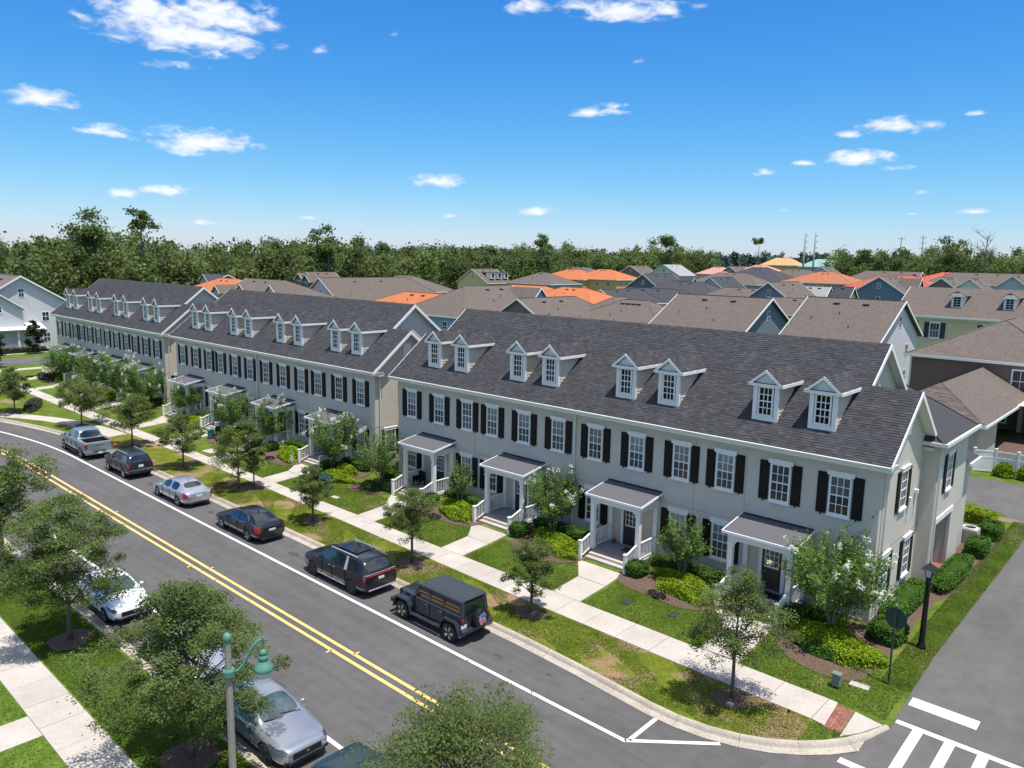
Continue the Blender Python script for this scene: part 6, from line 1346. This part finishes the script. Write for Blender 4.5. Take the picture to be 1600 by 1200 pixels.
place_tree('magnolia', 'dark evergreen tree cut by the left edge beside the cross street', 'tree', tree_meshes(302, 6.0, 1.9, .4, 4500, 'leaf_dark', .13, 'oak', 40, .08), -103.6, -5.9, z=.45)
place_tree('small_tree', 'bright green small tree between the white house and the farthest block', 'tree', tree_meshes(303, 5.4, 2.6, .8, 4000, 'leaf_myrtle', .13, 'vase', 40, .08), -112.2, 8.2, z=.45)
tag(shrub('low dark hedge below the porch of the white house', -117.2,0,.6,5.5,.8,'leaf_dark',1500,.1,0,310,.5,.05), cat='hedge')
# ---------------- forest
rs = np.random.RandomState(5)
def crown_pts(h, r, n, rs, zf=.42):
    k = max(4, n//26); d = rs.normal(size=(k, 3)); d /= np.linalg.norm(d, axis=1)[:, None]; d[:, 2] = np.abs(d[:, 2])*1.2-.45
    c = d*np.array([r*.72, r*.72, h*zf*.62])+np.array([0, 0, h*(1-zf*.72)]); i = rs.randint(0, k, n)
    p = c[i]+rs.normal(size=(n, 3))*np.array([r*.21, r*.21, r*.19]); sh = .75+.5*rs.rand(k); return p, sh[i]
def forest(name, pts, leafm, ls, nper, zf=.45):
    P = []; Ti = []
    for (x, y, h, r) in pts:
        p, s = crown_pts(h, r, nper, rs, zf); t_ = .7+.65*rs.rand(); P.append(p+np.array([x, y, 0])); Ti.append(s*t_*(.85+.3*rs.rand(nper)))
    P = np.concatenate(P); Ti = np.concatenate(Ti); V, F = leaves(P, ls, Ti, rs, .2, .8); me = npmesh(name, V, F, [leafm], Ti); o = link(name, me); o['kind'] = 'stuff'; return o
AZ = [(75.6,205,18.8),(73.6,212,19.8),(71.4,220,21.4),(70.3,224,22.5),(68.5,230,23.7),(67.4,233,20.3),(64.7,240,19.8),(60.6,250,21.0),(58.4,258,22.0),(54.5,271,23.9),(51.8,280,22.1),(47.2,300,22.1),(42.6,320,22.3),(40.3,332,24.7),(37.9,345,22.5),(33.4,370,22.9),(31.6,386,26.5),(28.9,410,23.3),(24.6,450,23.8),(22.1,435,23.5),(19.3,418,24.0),(16.6,400,26.2),(13.7,392,25.5),(13.3,391,27.7),(11.9,387,24.4),(9.6,380,24.9)]
aa = np.array([a[0] for a in AZ])[::-1]; dd = np.array([a[1] for a in AZ])[::-1]; hh = np.array([a[2] for a in AZ])[::-1]
def polar(a, D): return cam.location.x-D*math.sin(math.radians(a)), cam.location.y+D*math.cos(math.radians(a))
pts1 = []; pts2 = []; trunks = MB()
for row, (dD, hf, st) in enumerate(((0,.78,7),(12,.9,8),(26,1.0,9),(45,1.05,10),(70,1.08,12))):
    a = 4.0
    while a < 92:
        D = float(np.interp(a, aa, dd))+dD+rs.uniform(-5, 5); gap = 20.6 < a < 28.2
        if a > 75: D = float(np.interp(a, aa, dd))+dD
        H = float(np.interp(a, aa, hh))*hf*rs.uniform(.88, 1.06); r = rs.uniform(3.8, 6.6)
        if gap and row < 5: D += 0; H *= .0
        if H > 3:
            x, y = polar(a, D); (pts1 if rs.rand() < .6 else pts2).append((x, y, H, r))
            if row < 2 and rs.rand() < .7: trunks.tube([(x,y,0),(x+rs.uniform(-.6,.6),y,H*.8)], [.35,.15], 5)
        a += math.degrees(st/D)*rs.uniform(.7, 1.2)
forest('forest', pts1, 'leaf_forest', .52, 700, .62); forest('forest', pts2, 'leaf_forest2', .52, 700, .62)
o = part('forest_trunks', trunks, 'bark'); o['kind'] = 'stuff'
# undergrowth in front of the wood
und = []
for i in range(420):
    a = rs.uniform(4, 90); D = float(np.interp(a, aa, dd))-rs.uniform(2, 9)
    if 21 < a < 28 : continue
    x, y = polar(a, D); und.append((x, y, rs.uniform(4, 8), rs.uniform(2.2, 3.6)))
forest('forest_edge', und, 'leaf_forest', .6, 130, .9)
# solid dark interior of the wood so that no sky shows between the trunks
b = MB(); prev = None
for a in np.arange(2, 94, 1.5):
    if 20.6 < a < 28.4: prev = None; continue
    D = float(np.interp(a, aa, dd))+34; x, y = polar(a, D); H = float(np.interp(a, aa, hh))*.72
    if prev:
        px, py, pH, pa = prev; x2, y2 = polar(a, D+22); X2, Y2 = polar(pa, float(np.interp(pa, aa, dd))+56)
        b.quad((px,py,0),(x,y,0),(x,y,H),(px,py,pH)); b.quad((px,py,pH),(x,y,H),(x2,y2,H),(X2,Y2,pH)); b.quad((X2,Y2,pH),(x2,y2,H),(x2,y2,0),(X2,Y2,0))
    prev = (x, y, H, a)
o = part('forest_understorey', b, 'leaf_forest'); o['kind'] = 'stuff'
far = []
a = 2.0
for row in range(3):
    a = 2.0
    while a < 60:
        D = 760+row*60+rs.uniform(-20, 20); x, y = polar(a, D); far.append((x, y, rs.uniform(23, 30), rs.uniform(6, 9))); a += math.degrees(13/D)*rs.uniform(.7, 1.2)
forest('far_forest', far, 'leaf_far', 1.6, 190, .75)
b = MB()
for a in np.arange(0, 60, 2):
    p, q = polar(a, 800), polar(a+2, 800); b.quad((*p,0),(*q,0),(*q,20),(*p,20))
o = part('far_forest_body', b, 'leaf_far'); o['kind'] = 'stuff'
# trees one can tell apart on the skyline
def far_tree(name, label, x, y, H, r, zb, n=900, ls=.42, leaf='leaf_forest', kind='oak', bare=False):
    rs_ = np.random.RandomState(int(H*10)); T = thing(name, label, 'tree', (x, y, 0)); t = MB(); t.tube([(0,0,0),(.3,.1,H*.5),(.1,0,H*.95)], [.45,.3,.08], 7)
    for i in range(14 if bare else 7):
        a = rs_.rand()*6.28; z = H*((.5+.42*rs_.rand()) if bare else (.5+.25*rs_.rand())); l = r*(.6+.6*rs_.rand())*(1 if bare else .75); p1 = (math.cos(a)*l*.5, math.sin(a)*l*.5, z+l*.35); p2 = (math.cos(a)*l, math.sin(a)*l, z+min(l*.7, H*.2))
        t.tube([(.15,0,z-.5),p1,p2], [.16,.1,.03], 5)
        if bare:
            for j in range(4): q = (p1[0]+rs_.normal()*r*.25, p1[1]+rs_.normal()*r*.25, p1[2]+r*.4*rs_.rand()+.5); t.tube([p1,q], [.07,.02], 4); t.tube([q,(q[0]+rs_.normal()*.8,q[1]+rs_.normal()*.8,q[2]+1.0)], [.03,.015], 3)
    part('trunk', t, 'twig_grey' if bare else 'bark', T)
    if not bare:
        k = 10; cl = rs_.normal(size=(k, 3))*np.array([r*.45, r*.45, (H-zb)*.24])+np.array([0, 0, (H+zb)/2+.5]); i = rs_.randint(0, k, n); P = cl[i]+rs_.normal(size=(n, 3))*np.array([r*.2, r*.2, r*.13]); ti = .7+.6*rs_.rand(n)
        V, F = leaves(P, ls, ti, rs_, .4, .7); link('crown', npmesh('crown', V, F, [leaf], ti), T)
far_tree('pine_tree', 'tall pine with a flat tufted crown sticking out above the forest at the left', -203, 54.2, 25.0, 3.6, 19.5)
far_tree('pine_tree', 'pine rising above the forest behind the middle of the nearest roof', -204, 218.5, 24.4, 3.4, 18)
far_tree('pine_tree', 'broad dark pine on the skyline above the charcoal roofs', -187.1, 292.2, 28, 6, 17, 1900)
far_tree('pine_tree', 'small lone pine crown on the skyline left of the two pylons', -245, 510, 32, 4.5, 28, 700, .6)
far_tree('oak_tree', 'bulky tree top on the skyline above the red tile roofs', -77.8, 337, 26.8, 6.5, 16, 1900, .45, 'leaf_forest2')
far_tree('oak_tree', 'broad tree clump rising above the forest behind the farthest block, left of the tall pine', -207, 44, 22.6, 7.5, 12, 3200, .42)
far_tree('oak_tree', 'feathery tree standing above the forest behind the middle block', -209.1, 116.4, 22.8, 5, 12, 1600, .45)
far_tree('dead_tree', 'bare grey dead tree on the skyline at the right', -62.9, 325, 28.6, 5.5, 18, bare=True)
# pylons
dm('pylon', (.22,.235,.24), .6)
for i, (x, y, H, lab) in enumerate(((-148.6,356.2,30.1,'left one of the two tall grey steel poles above the unfinished houses'),(-146.0,362.3,30.3,'right one of the two tall grey steel poles above the unfinished houses'),(-130.3,447.2,31.0,'dark utility pole with one arm, above the steel blue gable'),(-125,469.5,32.5,'dark utility pole with three cross arms at the right'))):
    T = thing('utility_pole', lab, 'pole', (x, y, 0)); b = MB(); b.tube([(0,0,0),(0,0,H)], [.62 if i < 2 else .42,.34 if i < 2 else .25], 8); part('shaft', b, 'pylon' if i < 2 else 'twig_grey', T, smooth=True)
    for z in ((H-1.5,H-4.5,H-7.5) if i != 2 else (H-1.2,)): b = MB(); b.box(-1.9 if i > 1 else -.2,-.12,z,1.9 if i > 1 else 1.4,.12,z+.25); part('cross_arm', b, 'twig_grey', T)
# ------------------------------------------------------------------ street furniture
def green_lamp():
    T = thing('street_lamp', 'concrete lamp post with a green curved arm and bell-shaped green lantern, at the bottom left', 'street lamp', (-7.8,-23.88,.16))
    b = MB(); b.tube([(0,0,0),(0,0,5.38)], [.105,.085], 8); part('post', b, 'pole_conc', T)
    b = MB(); b.lathe([(.07,5.36),(.105,5.42),(.12,5.50),(.10,5.58),(.04,5.63)], 14); part('finial', b, 'green_paint', T, smooth=True)
    b = MB(); b.lathe([(.13,4.42),(.155,4.46),(.155,4.60),(.13,4.64)], 14); part('collar', b, 'green_paint', T)
    d = Vector((.60,.80,0)); b = MB(); pr = [(.1,4.52),(.24,4.58),(.38,4.74),(.5,4.98),(.62,5.2),(.75,5.36),(.87,5.40),(.98,5.36)]; b.tube([(d.x*r_, d.y*r_, z) for r_, z in pr], [.042,.042,.04,.038,.036,.034,.03,.025], 8); part('arm', b, 'green_paint', T, smooth=True)
    ox, oy = d.x*.87, d.y*.87; b = MB(); b.lathe([(.02,5.46),(.035,5.42),(.025,5.36),(.025,5.12),(.06,5.1),(.095,5.05),(.095,4.99),(.08,4.96),(.12,4.92),(.125,4.86),(.105,4.82),(.16,4.72),(.235,4.65),(.25,4.57),(.24,4.54)], 20, (ox,oy,0)); L_ = part('lantern_hood', b, 'green_paint', T, smooth=True); L_.data.set_sharp_from_angle(angle=.7)
    b = MB(); b.lathe([(.23,4.54),(.22,4.44),(.16,4.36),(.04,4.32)], 18, (ox,oy,0)); part('lantern_globe', b, 'lampglass', T, smooth=True)
green_lamp()
def black_lamp():
    T = thing('street_lamp', 'black street lamp with a lantern head beside the alley', 'street lamp', (2.78,-.62,.48)); T.scale = (1,1,.98)
    b = MB(); b.lathe([(.17,0),(.17,.12),(.13,.2),(.115,.35),(.10,1.6),(.095,2.72),(.12,2.74),(.12,2.8),(.09,2.84),(.10,2.95),(.06,3.0)], 14); part('post', b, 'black', T, smooth=True)
    b = MB()
    for i in range(4):
        a = math.pi/4+i*math.pi/2; b.beam((math.cos(a)*.11,math.sin(a)*.11,3.0),(math.cos(a)*.22,math.sin(a)*.22,3.38), .022, .022)
    b.box(-.1,-.1,2.98,.1,.1,3.02); b.add([(-.26,-.26,3.38),(.26,-.26,3.38),(.26,.26,3.38),(-.26,.26,3.38),(-.07,-.07,3.56),(.07,-.07,3.56),(.07,.07,3.56),(-.07,.07,3.56)], ((0,3,2,1),(4,5,6,7),(0,1,5,4),(1,2,6,5),(2,3,7,6),(3,0,4,7))); b.tube([(0,0,3.56),(0,0,3.7)], [.03,.012], 6); part('lantern_cage', b, 'black', T)
    b = MB(); b.add([(-.07,-.07,3.02),(.07,-.07,3.02),(.07,.07,3.02),(-.07,.07,3.02),(-.14,-.14,3.36),(.14,-.14,3.36),(.14,.14,3.36),(-.14,.14,3.36)], ((0,3,2,1),(4,5,6,7),(0,1,5,4),(1,2,6,5),(2,3,7,6),(3,0,4,7))); part('lantern_glass', b, 'lampglass', T)
black_lamp()
T = thing('stop_sign', 'dark green back of an octagonal road sign on a green pole, beside the alley', 'road sign', (2.6,-3.97,.38))
b = MB(); b.tube([(0,0,0),(0,0,2.95)], [.038,.034], 8); part('post', b, 'dark_green', T)
b = MB(); pts = [(.42*math.cos(math.pi/8+i*math.pi/4)*.98, .055+.0, 2.45+.42*math.sin(math.pi/8+i*math.pi/4)) for i in range(8)]; b.prism(pts, (0,.02,0)); s_ = part('sign_plate', b, 'dark_green', T, rz=-.12)
b = MB(); b.lathe([(.02,3.02),(.055,2.98),(.055,2.92),(.035,2.9)], 10); part('finial', b, 'green_paint', T, smooth=True)
T = thing('utility_box', 'small pale green utility pedestal on the corner lawn', 'utility box', (1.25,-5.4,.27)); b = MB(); b.box(-.14,-.12,0,.14,.12,.42); o = part('cabinet', b, 'utility', T); md = o.modifiers.new('bevel','BEVEL'); md.width = .02
b = MB(); b.box(-.16,-.14,.42,.16,.14,.5); part('lid', b, 'utility', T)
T = thing('utility_box', 'large dark green transformer box on the lawn between the nearest and middle blocks', 'utility box', (-32.0,-5.0,.3)); b = MB(); b.box(-.55,-.5,0,.55,.5,.72); part('cabinet', b, 'dark_green', T); b = MB(); b.prism([(-.6,-.55,.72),(-.6,.55,.80),(-.6,.55,.86),(-.6,-.55,.78)], (1.2,0,0)); part('lid', b, 'dark_green', T)
T = thing('marker_post', 'thin yellow marker post with a black cap on the verge by the corner ramp', 'post', (1.0,-9.05,.15)); b = MB(); b.tube([(0,0,0),(0,0,.62)], [.035,.035], 8); part('post', b, 'yellow_post', T); b = MB(); b.tube([(0,0,.62),(0,0,.7)], [.045,.04], 8); part('cap', b, 'black', T)
for x, y, sx_, sy_, k, lab in ((1.85,-4.75,.34,.17,'concrete','flat concrete cover in the corner lawn beside the small utility pedestal'),(-6.0,-4.55,.2,.26,'dark_lid','round-cornered dark meter lid in the lawn nearest the last stair'),(-8.2,-4.9,.22,.26,'dark_lid','dark meter lid in the lawn right of the third walk'),(-30.0,-5.3,.3,.17,'concrete','pale concrete cover beside the large green transformer box'),(-46.3,-5.4,.6,.45,'concrete','large pale concrete cover in the lawn before the middle block')):
    b = MB(); b.box(-sx_,-sy_,-.05,sx_,sy_,.03); o = part('ground_cover', b, k, None, (x, y, gz(x, y)), .1); md = o.modifiers.new('bevel','BEVEL'); md.width = .02; tag(o, lab, 'ground lid')
T = thing('air_conditioner', 'grey air conditioner unit half hidden by clipped shrubs at the back of the end wall', 'air conditioner', (1.2,14.2,.5)); b = MB(); b.box(-.42,-.42,0,.42,.42,.8); part('casing', b, 'curb', T)
for i in range(9): b = MB(); b.box(-.425+.0,-.43,.06+.08*i,.43,.43,.09+.08*i); part('louvre', b, 'metal_lt', T)
b = MB(); b.lathe([(.36,.8),(.36,.86),(.30,.86),(.30,.8)], 18); part('fan_ring', b, 'white', T); b = MB(); b.lathe([(.30,.81),(.02,.82)], 16); part('fan', b, 'black', T)
T = thing('yard_sign', 'small white yard sign in the bed before the last porch of the middle block', 'sign', (-38.0,-3.5,.42)); b = MB(); b.box(-.16,-.01,.25,.16,.01,.65); part('board', b, 'white', T); b = MB(); b.box(-.01,.01,0,.01,.025,.6); part('stake', b, 'white', T)
T = thing('bin', 'teal bin beside a stair of the middle block', 'bin', (-49.9,-3.6,.38)); b = MB(); b.lathe([(.22,0),(.27,.6),(.29,.62),(.29,.68),(.1,.75)], 14); part('body', b, 'teal', T)
T = thing('planter', 'terracotta pot on the porch left of the door, third porch of the nearest block', 'pot', (-12.15,-.35,.70)); b = MB(); b.lathe([(.09,0),(.13,.2),(.14,.22),(.12,.22)], 12); part('pot', b, 'terracotta', T)
T = thing('porch_chair', 'dark wicker chair on the first porch of the nearest block', 'chair', (-27.0,-.95,.70))
b = MB(); b.box(-.3,-.28,.36,.3,.28,.44); part('seat', b, 'black', T); b = MB(); b.box(-.3,.22,.44,.3,.3,.95); part('backrest', b, 'black', T)
for px, py in ((-.27,-.25),(.27,-.25),(-.27,.25),(.27,.25)): b = MB(); b.box(px-.03,py-.03,0,px+.03,py+.03,.36); part('leg', b, 'black', T)
for q in (-.3,.3): b = MB(); b.box(q-.03,-.28,.44,q+.03,.28,.64); part('armrest', b, 'black', T)
T = thing('manhole_stone', 'small pale tag stone at the foot of the oak nearest the corner ramp', 'stone', (-1.02,-9.1,.17)); b = MB(); b.box(-.12,-.09,0,.12,.09,.05); part('stone', b, 'concrete', T)
for i in range(3):
    b = MB(); b.box(-.55,-.45,0,.55,.45,.012)
